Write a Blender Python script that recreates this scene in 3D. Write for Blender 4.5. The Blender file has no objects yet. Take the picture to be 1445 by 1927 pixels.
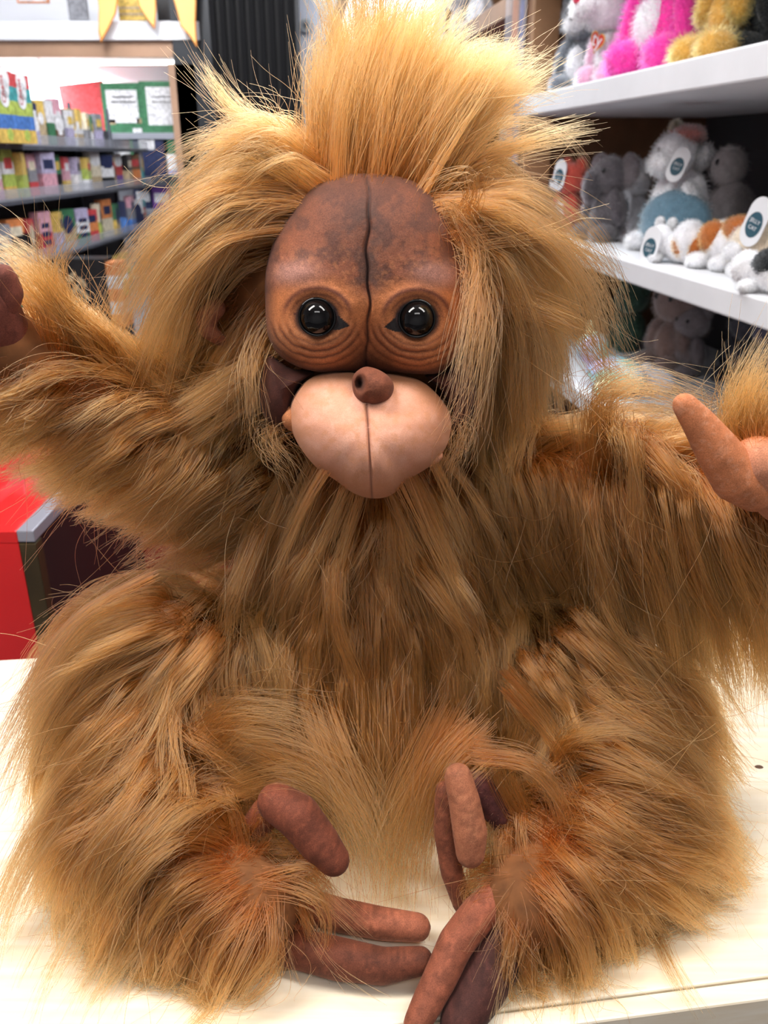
import bpy, bmesh, math, random
import numpy as np
from mathutils import Vector, Matrix
random.seed(7); RNG = np.random.default_rng(11)
SC = bpy.context.scene; COL = SC.collection

# ------------------------------------------------------------------ camera
FPX, CX, CY, CAMH, PITCH = 1560.0, 722.5, 963.5, 0.55, math.radians(23.2)
cd = bpy.data.cameras.new('camera'); cam = bpy.data.objects.new('camera', cd); COL.objects.link(cam)
cam.location = (0, 0, CAMH); cam.rotation_euler = (math.radians(90) - PITCH, 0, 0)
cd.sensor_fit = 'VERTICAL'; cd.sensor_height = 30.0; cd.lens = 30.0 * FPX / 1927
cd.clip_start = 0.02; cd.clip_end = 40
cd.dof.use_dof = True; cd.dof.focus_distance = 0.60; cd.dof.aperture_fstop = cd.lens / 2.9
SC.camera = cam
# ------------------------------------------------------------------ world, lamps, exposure
w = bpy.data.worlds.new('world'); SC.world = w; w.use_nodes = True
w.node_tree.nodes['Background'].inputs[0].default_value = (0.93, 0.96, 1.0, 1)
w.node_tree.nodes['Background'].inputs[1].default_value = 0.35
def area_lamp(name, loc, target, sx, sy, power, col=(1, 1, 1)):
    l = bpy.data.lights.new(name, 'AREA'); l.shape = 'RECTANGLE'; l.size = sx; l.size_y = sy; l.energy = power; l.color = col
    o = bpy.data.objects.new(name, l); COL.objects.link(o); o.location = loc
    o.rotation_euler = (Vector(target) - Vector(loc)).to_track_quat('-Z', 'Y').to_euler(); return o
area_lamp('overhead_area_lamp', (-0.75, 0.35, 1.85), (-0.05, 0.60, 0.2), 0.35, 1.2, 44, (1, .97, .93))
area_lamp('overhead_area_lamp', (0.75, 0.30, 1.85), (0.15, 0.55, 0.1), 0.30, 1.1, 26, (1, .97, .93))
area_lamp('overhead_area_lamp', (0.05, -0.7, 1.7), (0, .6, 0.3), 1.0, 0.30, 9, (1, .98, .96))
area_lamp('overhead_area_lamp', (-0.1, 1.9, 1.85), (0, .9, 0.2), 1.2, 0.4, 20, (.97, .98, 1))
area_lamp('overhead_area_lamp', (0.25, 2.6, 1.9), (0.6, 2.3, .3), 0.4, 1.8, 15, (.95, .97, 1))
area_lamp('overhead_area_lamp', (-0.4, 3.0, 1.9), (-0.9, 3.2, .3), 0.5, 1.8, 40, (.95, .97, 1))
SC.view_settings.view_transform = 'Standard'; SC.view_settings.look = 'None'
SC.view_settings.exposure = 0.0; SC.view_settings.gamma = 1.0
SC.cycles.max_bounces = 5; SC.cycles.diffuse_bounces = 3; SC.cycles.glossy_bounces = 4; SC.cycles.transmission_bounces = 4; SC.cycles.transparent_max_bounces = 8
SC.cycles.adaptive_threshold = 0.035; SC.cycles.caustics_reflective = False; SC.cycles.caustics_refractive = False
SC.cycles_curves.shape = 'RIBBONS'
try: SC.cycles.use_denoising = True
except Exception: pass

# ------------------------------------------------------------------ projection helpers (pixels of the 1445x1927 frame <-> world)
CP, SP = math.cos(PITCH), math.sin(PITCH)
def ray(px, py):
    a = px - CX; b = CY - py
    return np.array([a, FPX * CP + b * SP, b * CP - FPX * SP])
def PX(px, py, Y):
    r = ray(px, py); return np.array([0, 0, CAMH]) + r * (Y / r[1])
def PZ(px, py, z):
    r = ray(px, py); return np.array([0, 0, CAMH]) + r * ((z - CAMH) / r[2])
def PXX(px, py, X):
    r = ray(px, py); return np.array([0, 0, CAMH]) + r * (X / r[0])
def proj(P):
    P = np.asarray(P); x = P[..., 0]; y = P[..., 1]; z = P[..., 2] - CAMH
    d = y * CP - z * SP; u = y * SP + z * CP
    return np.stack([CX + FPX * x / d, CY - FPX * u / d], -1), d

# ------------------------------------------------------------------ materials
MATS = {}
def mat(name, col, rough=0.6, var=0.0, scale=40.0, spec=0.4, bump=0.0, emit=0.0, alpha=None, metal=0, sheen=0, coat=0, trans=0):
    if name in MATS: return MATS[name]
    m = bpy.data.materials.new(name); m.use_nodes = True; nt = m.node_tree; b = nt.nodes['Principled BSDF']
    b.inputs['Base Color'].default_value = (*col, 1); b.inputs['Roughness'].default_value = rough
    b.inputs['Specular IOR Level'].default_value = spec; b.inputs['Metallic'].default_value = metal
    b.inputs['Coat Weight'].default_value = coat; b.inputs['Sheen Weight'].default_value = sheen
    b.inputs['Transmission Weight'].default_value = trans
    if alpha is not None: b.inputs['Alpha'].default_value = alpha
    if emit: b.inputs['Emission Color'].default_value = (*col, 1); b.inputs['Emission Strength'].default_value = emit
    if var or bump:
        tc = nt.nodes.new('ShaderNodeTexCoord'); n = nt.nodes.new('ShaderNodeTexNoise'); n.inputs['Scale'].default_value = scale
        n.inputs['Detail'].default_value = 5; nt.links.new(tc.outputs['Object'], n.inputs['Vector'])
        if var:
            r = nt.nodes.new('ShaderNodeValToRGB'); r.color_ramp.elements[0].position = .3; r.color_ramp.elements[1].position = .7
            r.color_ramp.elements[0].color = (*[c * (1 - var) for c in col], 1)
            r.color_ramp.elements[1].color = (*[min(1, c * (1 + var)) for c in col], 1)
            nt.links.new(n.outputs['Fac'], r.inputs[0]); nt.links.new(r.outputs[0], b.inputs['Base Color'])
        if bump:
            bp = nt.nodes.new('ShaderNodeBump'); bp.inputs['Strength'].default_value = bump; bp.inputs['Distance'].default_value = .002
            nt.links.new(n.outputs['Fac'], bp.inputs['Height']); nt.links.new(bp.outputs[0], b.inputs['Normal'])
    MATS[name] = m; return m
def mat_attr(name, rough=.75, amt=.35, scale=900, bump=.25, sheen=.15):
    """cloth whose print is a colour attribute of the mesh, with fine plush mottling"""
    if name in MATS: return MATS[name]
    m = bpy.data.materials.new(name); m.use_nodes = True; nt = m.node_tree; b = nt.nodes['Principled BSDF']; L = nt.links
    a = nt.nodes.new('ShaderNodeAttribute'); a.attribute_name = 'print'
    tc = nt.nodes.new('ShaderNodeTexCoord')
    n = nt.nodes.new('ShaderNodeTexNoise'); n.inputs['Scale'].default_value = scale; n.inputs['Detail'].default_value = 4; n.inputs['Roughness'].default_value = .7
    L.new(tc.outputs['Object'], n.inputs['Vector'])
    r = nt.nodes.new('ShaderNodeMapRange'); r.inputs['From Min'].default_value = .3; r.inputs['From Max'].default_value = .7
    r.inputs['To Min'].default_value = 1 - amt; r.inputs['To Max'].default_value = 1 + amt
    L.new(n.outputs['Fac'], r.inputs['Value'])
    mx = nt.nodes.new('ShaderNodeVectorMath'); mx.operation = 'SCALE'; L.new(a.outputs['Color'], mx.inputs[0]); L.new(r.outputs[0], mx.inputs['Scale'])
    L.new(mx.outputs[0], b.inputs['Base Color'])
    bp = nt.nodes.new('ShaderNodeBump'); bp.inputs['Strength'].default_value = bump; bp.inputs['Distance'].default_value = .0008
    L.new(n.outputs['Fac'], bp.inputs['Height']); L.new(bp.outputs[0], b.inputs['Normal'])
    b.inputs['Roughness'].default_value = rough; b.inputs['Sheen Weight'].default_value = sheen; b.inputs['Specular IOR Level'].default_value = .25
    MATS[name] = m; return m
def hair_mat(name, col, rough=.35, radial=.6, root=None):
    if name in MATS: return MATS[name]
    m = bpy.data.materials.new(name); m.use_nodes = True; nt = m.node_tree; nt.nodes.clear(); L = nt.links
    o = nt.nodes.new('ShaderNodeOutputMaterial'); h = nt.nodes.new('ShaderNodeBsdfHairPrincipled')
    h.model = 'CHIANG'; h.parametrization = 'COLOR'
    h.inputs['Roughness'].default_value = rough; h.inputs['Radial Roughness'].default_value = radial
    h.inputs['Random Roughness'].default_value = .3
    hi = nt.nodes.new('ShaderNodeHairInfo')
    hv = nt.nodes.new('ShaderNodeHueSaturation'); hv.inputs['Color'].default_value = (*col, 1)
    if root:
        mx = nt.nodes.new('ShaderNodeMix'); mx.data_type = 'RGBA'; mx.inputs[6].default_value = (*root, 1); mx.inputs[7].default_value = (*col, 1)
        mr = nt.nodes.new('ShaderNodeMapRange'); mr.inputs['From Max'].default_value = .85
        L.new(hi.outputs['Intercept'], mr.inputs['Value']); L.new(mr.outputs[0], mx.inputs[0]); L.new(mx.outputs[2], hv.inputs['Color'])
    r1 = nt.nodes.new('ShaderNodeMapRange'); r1.inputs['To Min'].default_value = .55; r1.inputs['To Max'].default_value = 1.4
    L.new(hi.outputs['Random'], r1.inputs['Value']); L.new(r1.outputs[0], hv.inputs['Value'])
    L.new(hv.outputs[0], h.inputs['Color']); L.new(h.outputs[0], o.inputs[0])
    MATS[name] = m; return m

# ------------------------------------------------------------------ object helpers
def new_obj(name, me, parent=None, m=None):
    o = bpy.data.objects.new(name, me); COL.objects.link(o)
    if m is not None:
        for x in (m if isinstance(m, (list, tuple)) else [m]): me.materials.append(x)
    if parent is not None:
        o.parent = parent
        if parent.get('_w'): pass
    return o
def tag(o, label=None, cat=None, group=None, kind=None):
    if label: o['label'] = label
    if cat: o['category'] = cat
    if group: o['group'] = group
    if kind: o['kind'] = kind
    return o
def thing(name, label, cat, loc=(0, 0, 0), rz=0, group=None):
    o = bpy.data.objects.new(name, None); COL.objects.link(o); o.location = [float(c) for c in loc]; o.rotation_euler = (0, 0, rz); o.empty_display_size = .05
    return tag(o, label, cat, group)
def smooth(me): me.polygons.foreach_set('use_smooth', [True] * len(me.polygons)); return me
def bm_mesh(bm, name, sm=False):
    me = bpy.data.meshes.new(name); bmesh.ops.recalc_face_normals(bm, faces=bm.faces); bm.to_mesh(me); bm.free()
    if sm: smooth(me)
    return me
def add_box(bm, c, s, rot=None, bevel=0, mi=0):
    r = bmesh.ops.create_cube(bm, size=1); vs = r['verts']
    M = Matrix.Translation(Vector([float(x) for x in c])) @ (rot.to_4x4() if rot is not None else Matrix()) @ Matrix.Diagonal((*[float(x) for x in s], 1))
    bmesh.ops.transform(bm, matrix=M, verts=vs)
    fs = list({f for v in vs for f in v.link_faces})
    for f in fs: f.material_index = mi
    if bevel:
        es = list({e for v in vs for e in v.link_edges})
        bmesh.ops.bevel(bm, geom=es, offset=bevel, segments=2, affect='EDGES', profile=.5)
def box(name, c, s, m, parent=None, rot=None, bevel=0, sm=False):
    bm = bmesh.new(); add_box(bm, c, s, rot, bevel); return new_obj(name, bm_mesh(bm, name, sm), parent, m)
def poly_prism(name, pts, off, m, parent=None, bevel=0):
    """closed polygon pts (3D) extruded by the vector off"""
    bm = bmesh.new(); vs = [bm.verts.new([float(a) for a in p]) for p in pts]; f = bm.faces.new(vs)
    r = bmesh.ops.extrude_face_region(bm, geom=[f]); nv = [g for g in r['geom'] if isinstance(g, bmesh.types.BMVert)]
    bmesh.ops.translate(bm, verts=nv, vec=Vector([float(a) for a in off]))
    if bevel: bmesh.ops.bevel(bm, geom=list(bm.edges), offset=bevel, segments=2, affect='EDGES', profile=.5)
    return new_obj(name, bm_mesh(bm, name), parent, m)
def text_mesh(name, s, size, M, m, parent=None, depth=.0004):
    c = bpy.data.curves.new(name, 'FONT'); c.body = s; c.size = size; c.extrude = depth; c.align_x = 'CENTER'; c.align_y = 'CENTER'; c.resolution_u = 3
    t = bpy.data.objects.new('tmp', c); COL.objects.link(t); dg = bpy.context.evaluated_depsgraph_get(); dg.update()
    me = bpy.data.meshes.new_from_object(t.evaluated_get(dg)); bpy.data.objects.remove(t)
    me.materials.clear(); me.transform(M); return new_obj(name, me, parent, m)
def blob_mesh(name, caps, voxel=.004, sm_it=6, noise=0.0):
    """one continuous surface over a chain of tapered capsules [(a, b, ra, rb)]"""
    bm = bmesh.new()
    for a, b, ra, rb in caps:
        a = np.array(a, float); b = np.array(b, float); L = np.linalg.norm(b - a); n = max(1, int(L / (min(ra, rb) * .35)) + 1)
        for i in range(n + 1):
            t = i / n; c = a + (b - a) * t; r = ra + (rb - ra) * t
            bmesh.ops.create_icosphere(bm, subdivisions=3, radius=r, matrix=Matrix.Translation(Vector(c)))
            if L == 0: break
    me = bpy.data.meshes.new(name); bm.to_mesh(me); bm.free()
    o = bpy.data.objects.new('tmp', me); COL.objects.link(o)
    md = o.modifiers.new('r', 'REMESH'); md.mode = 'VOXEL'; md.voxel_size = voxel; md.use_smooth_shade = True
    s = o.modifiers.new('s', 'SMOOTH'); s.iterations = sm_it; s.factor = .5
    dg = bpy.context.evaluated_depsgraph_get(); dg.update()
    me2 = bpy.data.meshes.new_from_object(o.evaluated_get(dg)); me2.name = name
    bpy.data.objects.remove(o); smooth(me2); return me2
def set_print(me, cols):
    a = me.color_attributes.new('print', 'FLOAT_COLOR', 'POINT')
    c = np.ones((len(me.vertices), 4), np.float32); c[:, :3] = np.clip(cols, 0, 1); a.data.foreach_set('color', c.ravel())
def verts_np(me):
    v = np.empty(len(me.vertices) * 3, np.float32); me.vertices.foreach_get('co', v); return v.reshape(-1, 3).astype(float)
def _h(ix, iy, s): 
    v = np.sin(ix * 127.1 + iy * 311.7 + s * 74.7) * 43758.5453; return v - np.floor(v)
def vnoise(x, y, s=0):
    ix, iy = np.floor(x), np.floor(y); fx, fy = x - ix, y - iy; fx = fx * fx * (3 - 2 * fx); fy = fy * fy * (3 - 2 * fy)
    return (_h(ix, iy, s) * (1 - fx) + _h(ix + 1, iy, s) * fx) * (1 - fy) + (_h(ix, iy + 1, s) * (1 - fx) + _h(ix + 1, iy + 1, s) * fx) * fy
def fbm(x, y, s=0): return (vnoise(x, y, s) * .5 + vnoise(x * 2.1, y * 2.1, s + 1) * .27 + vnoise(x * 4.3, y * 4.3, s + 2) * .15 + vnoise(x * 8.7, y * 8.7, s + 3) * .08)
def curves_obj(name, P, rad_root, rad_tip, m, parent=None, powr=1.5):
    """P: (strands, points, 3)"""
    n, K, _ = P.shape; cu = bpy.data.hair_curves.new(name); cu.add_curves([K] * n)
    cu.attributes['position'].data.foreach_set('vector', P.astype(np.float32).ravel())
    ra = cu.attributes.get('radius') or cu.attributes.new('radius', 'FLOAT', 'POINT')
    t = np.linspace(0, 1, K); r = rad_root + (rad_tip - rad_root) * t ** powr
    ra.data.foreach_set('value', np.tile(r, n).astype(np.float32)); cu.materials.append(m)
    o = bpy.data.objects.new(name, cu); COL.objects.link(o)
    if parent is not None: o.parent = parent
    return o
# ================================================================== the table
def pine_mat():
    m = bpy.data.materials.new('pale_pine'); m.use_nodes = True; nt = m.node_tree; b = nt.nodes['Principled BSDF']; L = nt.links
    tc = nt.nodes.new('ShaderNodeTexCoord'); mp = nt.nodes.new('ShaderNodeMapping'); mp.inputs['Rotation'].default_value = (0, 0, math.radians(-8)); mp.inputs['Scale'].default_value = (1.2, 22, 22)
    n = nt.nodes.new('ShaderNodeTexNoise'); n.inputs['Scale'].default_value = 3.5; n.inputs['Detail'].default_value = 6; n.inputs['Distortion'].default_value = .4
    r = nt.nodes.new('ShaderNodeValToRGB'); r.color_ramp.elements[0].position = .35; r.color_ramp.elements[0].color = (.82, .70, .52, 1)
    r.color_ramp.elements[1].position = .62; r.color_ramp.elements[1].color = (.90, .82, .68, 1)
    L.new(tc.outputs['Object'], mp.inputs[0]); L.new(mp.outputs[0], n.inputs['Vector']); L.new(n.outputs['Fac'], r.inputs[0]); L.new(r.outputs[0], b.inputs['Base Color'])
    b.inputs['Roughness'].default_value = .5; MATS['pale_pine'] = m; return m
PINE = pine_mat()
fl, fr = PZ(-300, 2061, 0), PZ(1445, 1836, 0)          # front edge line
bl, br = PZ(-300, 1261, 0), PZ(1301, 1160, 0)
def ext(a, b, t): return a + (b - a) * t
fr2 = ext(fl, fr, 1.25); br2 = ext(bl, br, 1.25)
tb = thing('display_table', 'pale pine display table with knots under the long haired orange ape plush', 'table', (0, .6, 0))
def tchild(o): o.matrix_parent_inverse = tb.matrix_basis.inverted(); return o
def add_parent(o, p):
    o.parent = p; bpy.context.view_layer.update(); o.matrix_parent_inverse = p.matrix_world.inverted(); return o
top = poly_prism('tabletop', [fl, fr2, br2, bl], (0, 0, -.028), PINE, bevel=.0015); add_parent(top, tb)
d = (fr2 - fl); d /= np.linalg.norm(d); nrm = np.array([d[1], -d[0], 0])
edge = poly_prism('edge_board', [fl + nrm * .001, fr2 + nrm * .001, fr2 + nrm * .016, fl + nrm * .016], (0, 0, -.034), PINE, bevel=.002); add_parent(edge, tb)
edge.location.z -= .001
for c in (ext(fl, fr2, .04) + [0, .05, 0], ext(fl, fr2, .96) + [0, .05, 0], ext(bl, br2, .04) - [0, .05, 0], ext(bl, br2, .96) - [0, .05, 0]):
    add_parent(box('leg', (c[0], c[1], -.49), (.06, .06, .92), PINE, bevel=.003), tb)
KN = mat('pine_knot', (.10, .05, .025), .6)
for (kx, ky, kr) in ((1428, 1443, .0028), (1244, 1911, .0012)):
    bm = bmesh.new(); p = PZ(kx, ky, .0002)
    if ky > 1900: continue
    bmesh.ops.create_cone(bm, cap_ends=True, segments=20, radius1=kr, radius2=kr * .8, depth=.0008, matrix=Matrix.Translation(Vector(p)) @ Matrix.Diagonal((1.6, 1, 1, 1)))
    add_parent(new_obj('knot', bm_mesh(bm, 'knot'), None, KN), tb)

# ================================================================== the orangutan: skeleton as capsules
A = np.array
HEADC = PX(690, 575, .71); HEADR = A([.118, .105, .130])
HIP = A([-.005, .70, .105])
CAPS = {
 'torso': [((-.008, .70, .30), (-.006, .70, .20), .070, .085), ((-.006, .70, .20), HIP, .085, .100)],
 'arm_left': [((-.085, .695, .275), (-.19, .65, .335), .036, .031), ((-.19, .65, .335), (-.275, .60, .425), .031, .028)],
 'arm_right': [((.085, .695, .275), (.20, .64, .298), .036, .032), ((.20, .64, .298), (.315, .56, .315), .032, .030)],
 'leg_left': [((-.06, .68, .085), (-.205, .615, .125), .064, .064), ((-.205, .615, .125), (-.180, .50, .060), .064, .048), ((-.180, .50, .060), (-.095, .445, .045), .048, .034)],
 'leg_right': [((.06, .68, .085), (.195, .63, .115), .062, .060), ((.195, .63, .115), (.180, .52, .055), .060, .046), ((.180, .52, .055), (.105, .450, .045), .046, .034)],
}
CAPS = {k: [(A(a, float), A(b, float), ra, rb) for a, b, ra, rb in v] for k, v in CAPS.items()}
def sd_caps(P, caps):
    out = None
    for a, b, ra, rb in caps:
        ab = b - a; h = np.clip(((P - a) @ ab) / (ab @ ab), 0, 1); dd = np.linalg.norm(P - a - h[:, None] * ab, axis=1) - (ra + (rb - ra) * h)
        out = dd if out is None else smin(out, dd, .02)
    return out
def smin(a, b, k):
    h = np.clip(.5 + .5 * (b - a) / k, 0, 1); return b * (1 - h) + a * h - k * h * (1 - h)
def sd_head(P):
    q = (P - HEADC) / HEADR; k0 = np.linalg.norm(q, axis=1); k1 = np.linalg.norm(q / HEADR, axis=1) + 1e-9; return k0 * (k0 - 1) / k1
def sd_part(P, k): return sd_head(P) if k == 'head' else sd_caps(P, CAPS[k])
def zfloor(P):
    """height of what lies below: the tabletop, or nothing in front of its edge"""
    yf = fl[1] + (P[..., 0] - fl[0]) * (fr[1] - fl[1]) / (fr[0] - fl[0]) - .018
    return np.where(P[..., 1] > yf, .0015, -.3)
PARTS = ['head', 'torso', 'arm_left', 'arm_right', 'leg_left', 'leg_right']
# face relief: a body for hair to avoid
def sd_face(P):
    c = PX(692, 560, .615); q = (P - c) / A([.07, .05, .075]); a = (np.linalg.norm(q, axis=1) - 1) * .05
    c = PX(692, 815, .60); q = (P - c) / A([.055, .07, .048]); b = (np.linalg.norm(q, axis=1) - 1) * .048
    return np.minimum(a, b)
def sd_all(P):
    o = sd_part(P, 'head')
    for k in PARTS[1:]: o = smin(o, sd_part(P, k), .02)
    return np.minimum(o, sd_face(P))
def grad(P, f, e=.002):
    g = np.stack([f(P + A([e, 0, 0])) - f(P - A([e, 0, 0])), f(P + A([0, e, 0])) - f(P - A([0, e, 0])), f(P + A([0, 0, e])) - f(P - A([0, 0, e]))], -1)
    return g / (np.linalg.norm(g, axis=1)[:, None] + 1e-9)

# strokes: how the pile lies, per part: (x, y, dx, dy, length, lift, toward-camera share)
S = {}
S['head'] = [
 (450,230,-80,45,150,.02,0),(520,220,-60,30,110,.015,0),(380,270,-75,60,190,.03,0),(560,240,-40,-60,110,.015,0),(940,330,90,10,180,.02,0),(250,450,-60,85,250,.05,0),(200,600,-40,90,250,.05,0),(160,700,-50,90,240,.05,0),
 (600,310,-6,-100,260,.030,0),(640,305,0,-100,300,.035,0),(690,300,12,-100,350,.040,0),(740,300,30,-100,340,.040,0),(790,305,45,-90,320,.040,0),(840,320,85,-70,300,.035,0),(880,350,100,-35,260,.03,0),
 (690,200,25,-100,220,.03,0),(600,200,-2,-100,180,.03,0),(800,200,50,-90,220,.03,0),(900,250,100,-50,220,.03,0),
 (560,325,-45,-60,170,.03,0),(530,345,-75,-35,200,.035,0),(480,300,-90,0,200,.035,0),(420,310,-90,30,200,.035,0),(500,400,-90,10,230,.04,0),
 (360,380,-85,60,270,.055,0),(300,450,-70,80,280,.06,0),(430,450,-90,35,290,.05,0),(480,480,-75,50,260,.035,0),(260,560,-60,90,280,.06,0),(340,560,-65,85,290,.06,0),(420,560,-65,80,270,.05,0),(480,600,-50,80,240,.025,0),
 (220,680,-50,90,260,.05,0),(300,700,-65,80,280,.05,0),(400,720,-65,80,260,.04,0),(470,720,-50,90,230,.02,0),(480,800,-60,80,220,.02,0),(520,860,-60,80,200,.02,0),(400,850,-80,60,230,.03,0),(200,800,-90,50,230,.03,0),
 (560,900,-45,90,190,.02,0),(630,940,-20,100,180,.015,0),(700,960,0,100,170,.015,0),(770,930,20,100,180,.015,0),(840,880,20,100,200,.02,0),
 (860,390,60,60,240,.035,0),(890,430,60,75,260,.035,0),(920,370,80,50,240,.035,0),(980,400,80,60,270,.045,0),(1050,470,60,80,280,.05,0),(900,520,35,95,300,.04,0),(960,520,50,90,290,.04,0),(1040,600,35,95,290,.045,0),
 (900,620,5,100,260,.035,0),(960,650,10,100,260,.03,0),(1060,720,10,100,230,.03,0),(900,740,0,100,230,.025,0),(960,800,10,100,230,.02,0),(1080,800,10,100,230,.03,0),(880,820,5,100,220,.02,0),(950,900,20,100,220,.02,0),(880,900,10,100,210,.02,0)]
S['torso'] = [
 (450,950,-60,80,250,.03,0),(380,1000,-70,70,250,.03,0),(520,1020,-50,90,250,.03,0),(600,1000,-35,95,240,.025,0),(660,980,-10,100,220,.02,0),(720,980,10,100,220,.02,0),(800,980,25,100,240,.02,0),(880,980,35,95,250,.03,0),(960,1000,40,90,260,.03,0),(1020,1060,45,90,260,.03,0),
 (560,1150,-25,100,230,.03,0),(640,1150,-10,100,230,.03,0),(700,1200,10,100,230,.03,0),(780,1150,20,100,240,.03,0),(860,1150,25,100,230,.03,0),(600,1320,-15,100,200,.03,0),(700,1350,5,100,230,.03,.3),(800,1320,0,100,230,.03,.3),(690,1450,0,100,240,.03,.4),(620,1450,0,100,220,.03,.3),(770,1450,0,100,240,.03,.4)]
S['arm_left'] = [
 (300,720,-100,-20,210,.02,0),(250,650,-90,-50,200,.02,0),(180,620,-80,-70,200,.015,0),(100,560,-75,-75,200,.015,0),(40,500,-80,-70,180,.015,0),(150,700,-100,0,230,.025,0),(60,650,-100,-10,220,.025,0),(20,620,-100,10,220,.02,0),
 (250,760,-100,20,240,.03,0),(150,780,-100,25,240,.03,0),(60,740,-100,30,220,.03,0),(250,850,-90,50,220,.03,0),(150,860,-85,50,180,.03,0),(350,850,-80,60,250,.03,0),(40,820,-80,40,160,.02,0)]
S['arm_right'] = [
 (1080,800,70,60,300,.02,0),(1150,770,100,-5,200,.02,0),(1200,760,100,0,200,.015,0),(1280,790,100,10,200,.015,0),(1130,880,50,85,340,.025,0),(1220,860,65,80,360,.03,0),(1300,900,60,90,380,.03,0),(1400,930,50,95,380,.03,0),
 (1130,980,30,100,300,.03,0),(1220,980,35,100,330,.03,0),(1320,1020,35,100,330,.03,0),(1430,1030,35,100,330,.03,0),(1445,820,60,80,300,.02,0),(1050,950,35,100,280,.02,0)]
S['leg_left'] = [
 (330,1110,-90,15,230,.02,0),(250,1130,-90,40,260,.025,0),(180,1180,-75,75,270,.025,0),(120,1260,-55,95,290,.025,0),(330,1180,-65,85,280,.03,0),(420,1180,-50,90,260,.03,0),(500,1150,-45,95,240,.03,0),
 (220,1320,-45,100,300,.03,0),(320,1330,-40,100,280,.03,0),(420,1330,-20,100,230,.03,0),(100,1450,-35,100,300,.03,0),(220,1500,-35,100,300,.03,0),(330,1480,-40,95,260,.03,0),
 (90,1650,-30,100,260,.03,0),(200,1700,-30,100,260,.03,0),(420,1450,30,50,200,.03,0),(520,1380,70,60,230,.03,0),(600,1400,60,90,220,.02,0),(640,1480,35,95,200,.02,0),(450,1400,70,10,200,.03,0),
 (440,1560,-90,25,260,.03,0),(500,1620,60,65,240,.025,0),(400,1600,-90,30,230,.03,0),(320,1650,-70,80,220,.03,0),(450,1700,-60,70,230,.03,0),(560,1720,-30,90,200,.02,0),(380,1780,-30,90,220,.02,0),(520,1830,-70,50,220,.02,0),(620,1820,-80,50,200,.02,0)]
S['leg_right'] = [
 (950,1180,40,95,250,.03,0),(1030,1150,60,80,280,.025,0),(1100,1200,70,75,280,.025,0),(1160,1290,80,70,280,.025,0),(1060,1260,70,75,280,.03,0),(1000,1300,50,85,260,.03,0),(1230,1400,80,65,250,.02,0),(1130,1380,80,60,260,.03,0),
 (1280,1500,85,55,230,.02,0),(1200,1500,85,50,240,.03,0),(1280,1600,100,20,220,.02,0),(1180,1600,90,40,230,.03,0),(1250,1680,80,50,180,.02,0),(1120,1520,60,70,240,.03,0),(880,1300,-20,100,240,.03,0),(860,1400,-40,90,240,.03,0),
 (800,1430,-25,100,230,.02,0),(930,1400,-10,100,200,.02,0),(1000,1440,25,90,220,.03,0),(960,1520,10,100,230,.02,0),(1020,1600,25,100,260,.02,0),(1080,1650,35,95,250,.03,0),(1150,1720,50,85,220,.02,0),(1000,1700,10,100,250,.02,0),(1080,1780,15,100,220,.02,0),(960,1650,5,100,240,.02,0)]
FIELD = {}
for k, L in S.items():
    xy = A([(s[0], s[1]) for s in L], float); Yp = {'head': .66, 'torso': .64, 'arm_left': .62, 'arm_right': .60, 'leg_left': .53, 'leg_right': .54}[k]
    dv = A([PX(s[0] + s[2] * .5, s[1] + s[3] * .5, Yp) - PX(s[0] - s[2] * .5, s[1] - s[3] * .5, Yp) for s in L]); dv /= np.linalg.norm(dv, axis=1)[:, None]
    dv[:, 1] -= A([s[6] for s in L])
    ln = A([s[4] for s in L], float) * Yp * 1.07 / FPX
    FIELD[k] = (xy, dv, ln, A([s[5] for s in L], float))
def field(P, k):
    xy, dv, ln, lf = FIELD[k]; q, _ = proj(P)
    d2 = ((q[:, None, :] - xy[None]) ** 2).sum(-1) + 30 ** 2; W = d2 ** -1.7; W /= W.sum(1)[:, None]
    D = W @ dv; D /= np.linalg.norm(D, axis=1)[:, None] + 1e-9
    return D, W @ ln, W @ lf
def inpoly(q, poly):
    poly = A(poly, float); x, y = q[:, 0], q[:, 1]; c = np.zeros(len(q), bool); j = len(poly) - 1
    for i in range(len(poly)):
        xi, yi = poly[i]; xj, yj = poly[j]
        c ^= ((yi > y) != (yj > y)) & (x < (xj - xi) * (y - yi) / (yj - yi + 1e-12) + xi); j = i
    return c
FACE_OUT = [(690,322),(770,330),(825,365),(862,430),(885,500),(900,600),(892,700),(885,790),(850,850),(815,890),(770,915),(700,945),(640,930),(590,890),(540,830),(492,800),(484,720),(505,660),(497,580),(500,500),(530,430),(575,365),(630,332)]
# places the photo shows bare: toes, thumb, palm (outline, depth)
BARE = [([(485,1480),(530,1462),(600,1500),(650,1580),(662,1640),(620,1655),(570,1610),(520,1550),(485,1520)], .47),
        ([(840,1450),(880,1440),(915,1520),(915,1620),(860,1635),(835,1560),(810,1600),(805,1530)], .475),
        ([(640,1715),(700,1700),(800,1720),(800,1770),(720,1775),(650,1750)], .46),
        ([(770,1900),(800,1780),(880,1700),(940,1680),(950,1750),(930,1860),(850,1920),(760,1927)], .44),
        ([(1262,742),(1300,728),(1350,775),(1445,830),(1445,1000),(1390,950),(1330,880)], .58),
        ([(0,545),(60,600),(70,680),(0,720)], .60),
        ([(0,0),(600,0),(585,110),(545,235),(440,242),(360,300),(290,400),(225,500),(200,610),(150,560),(60,455),(0,430)], 2),
        ([(820,-200),(1600,-200),(1600,690),(1330,700),(1210,690),(1190,560),(1120,440),(1010,350),(960,315),(1000,250),(1060,110),(960,60),(900,60)], 2),
        ([(-50,885),(100,960),(240,1015),(262,1060),(100,1125),(-50,1230)], 2),
        ([(372,575),(420,575),(440,630),(400,650),(370,610)], .64)]
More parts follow.
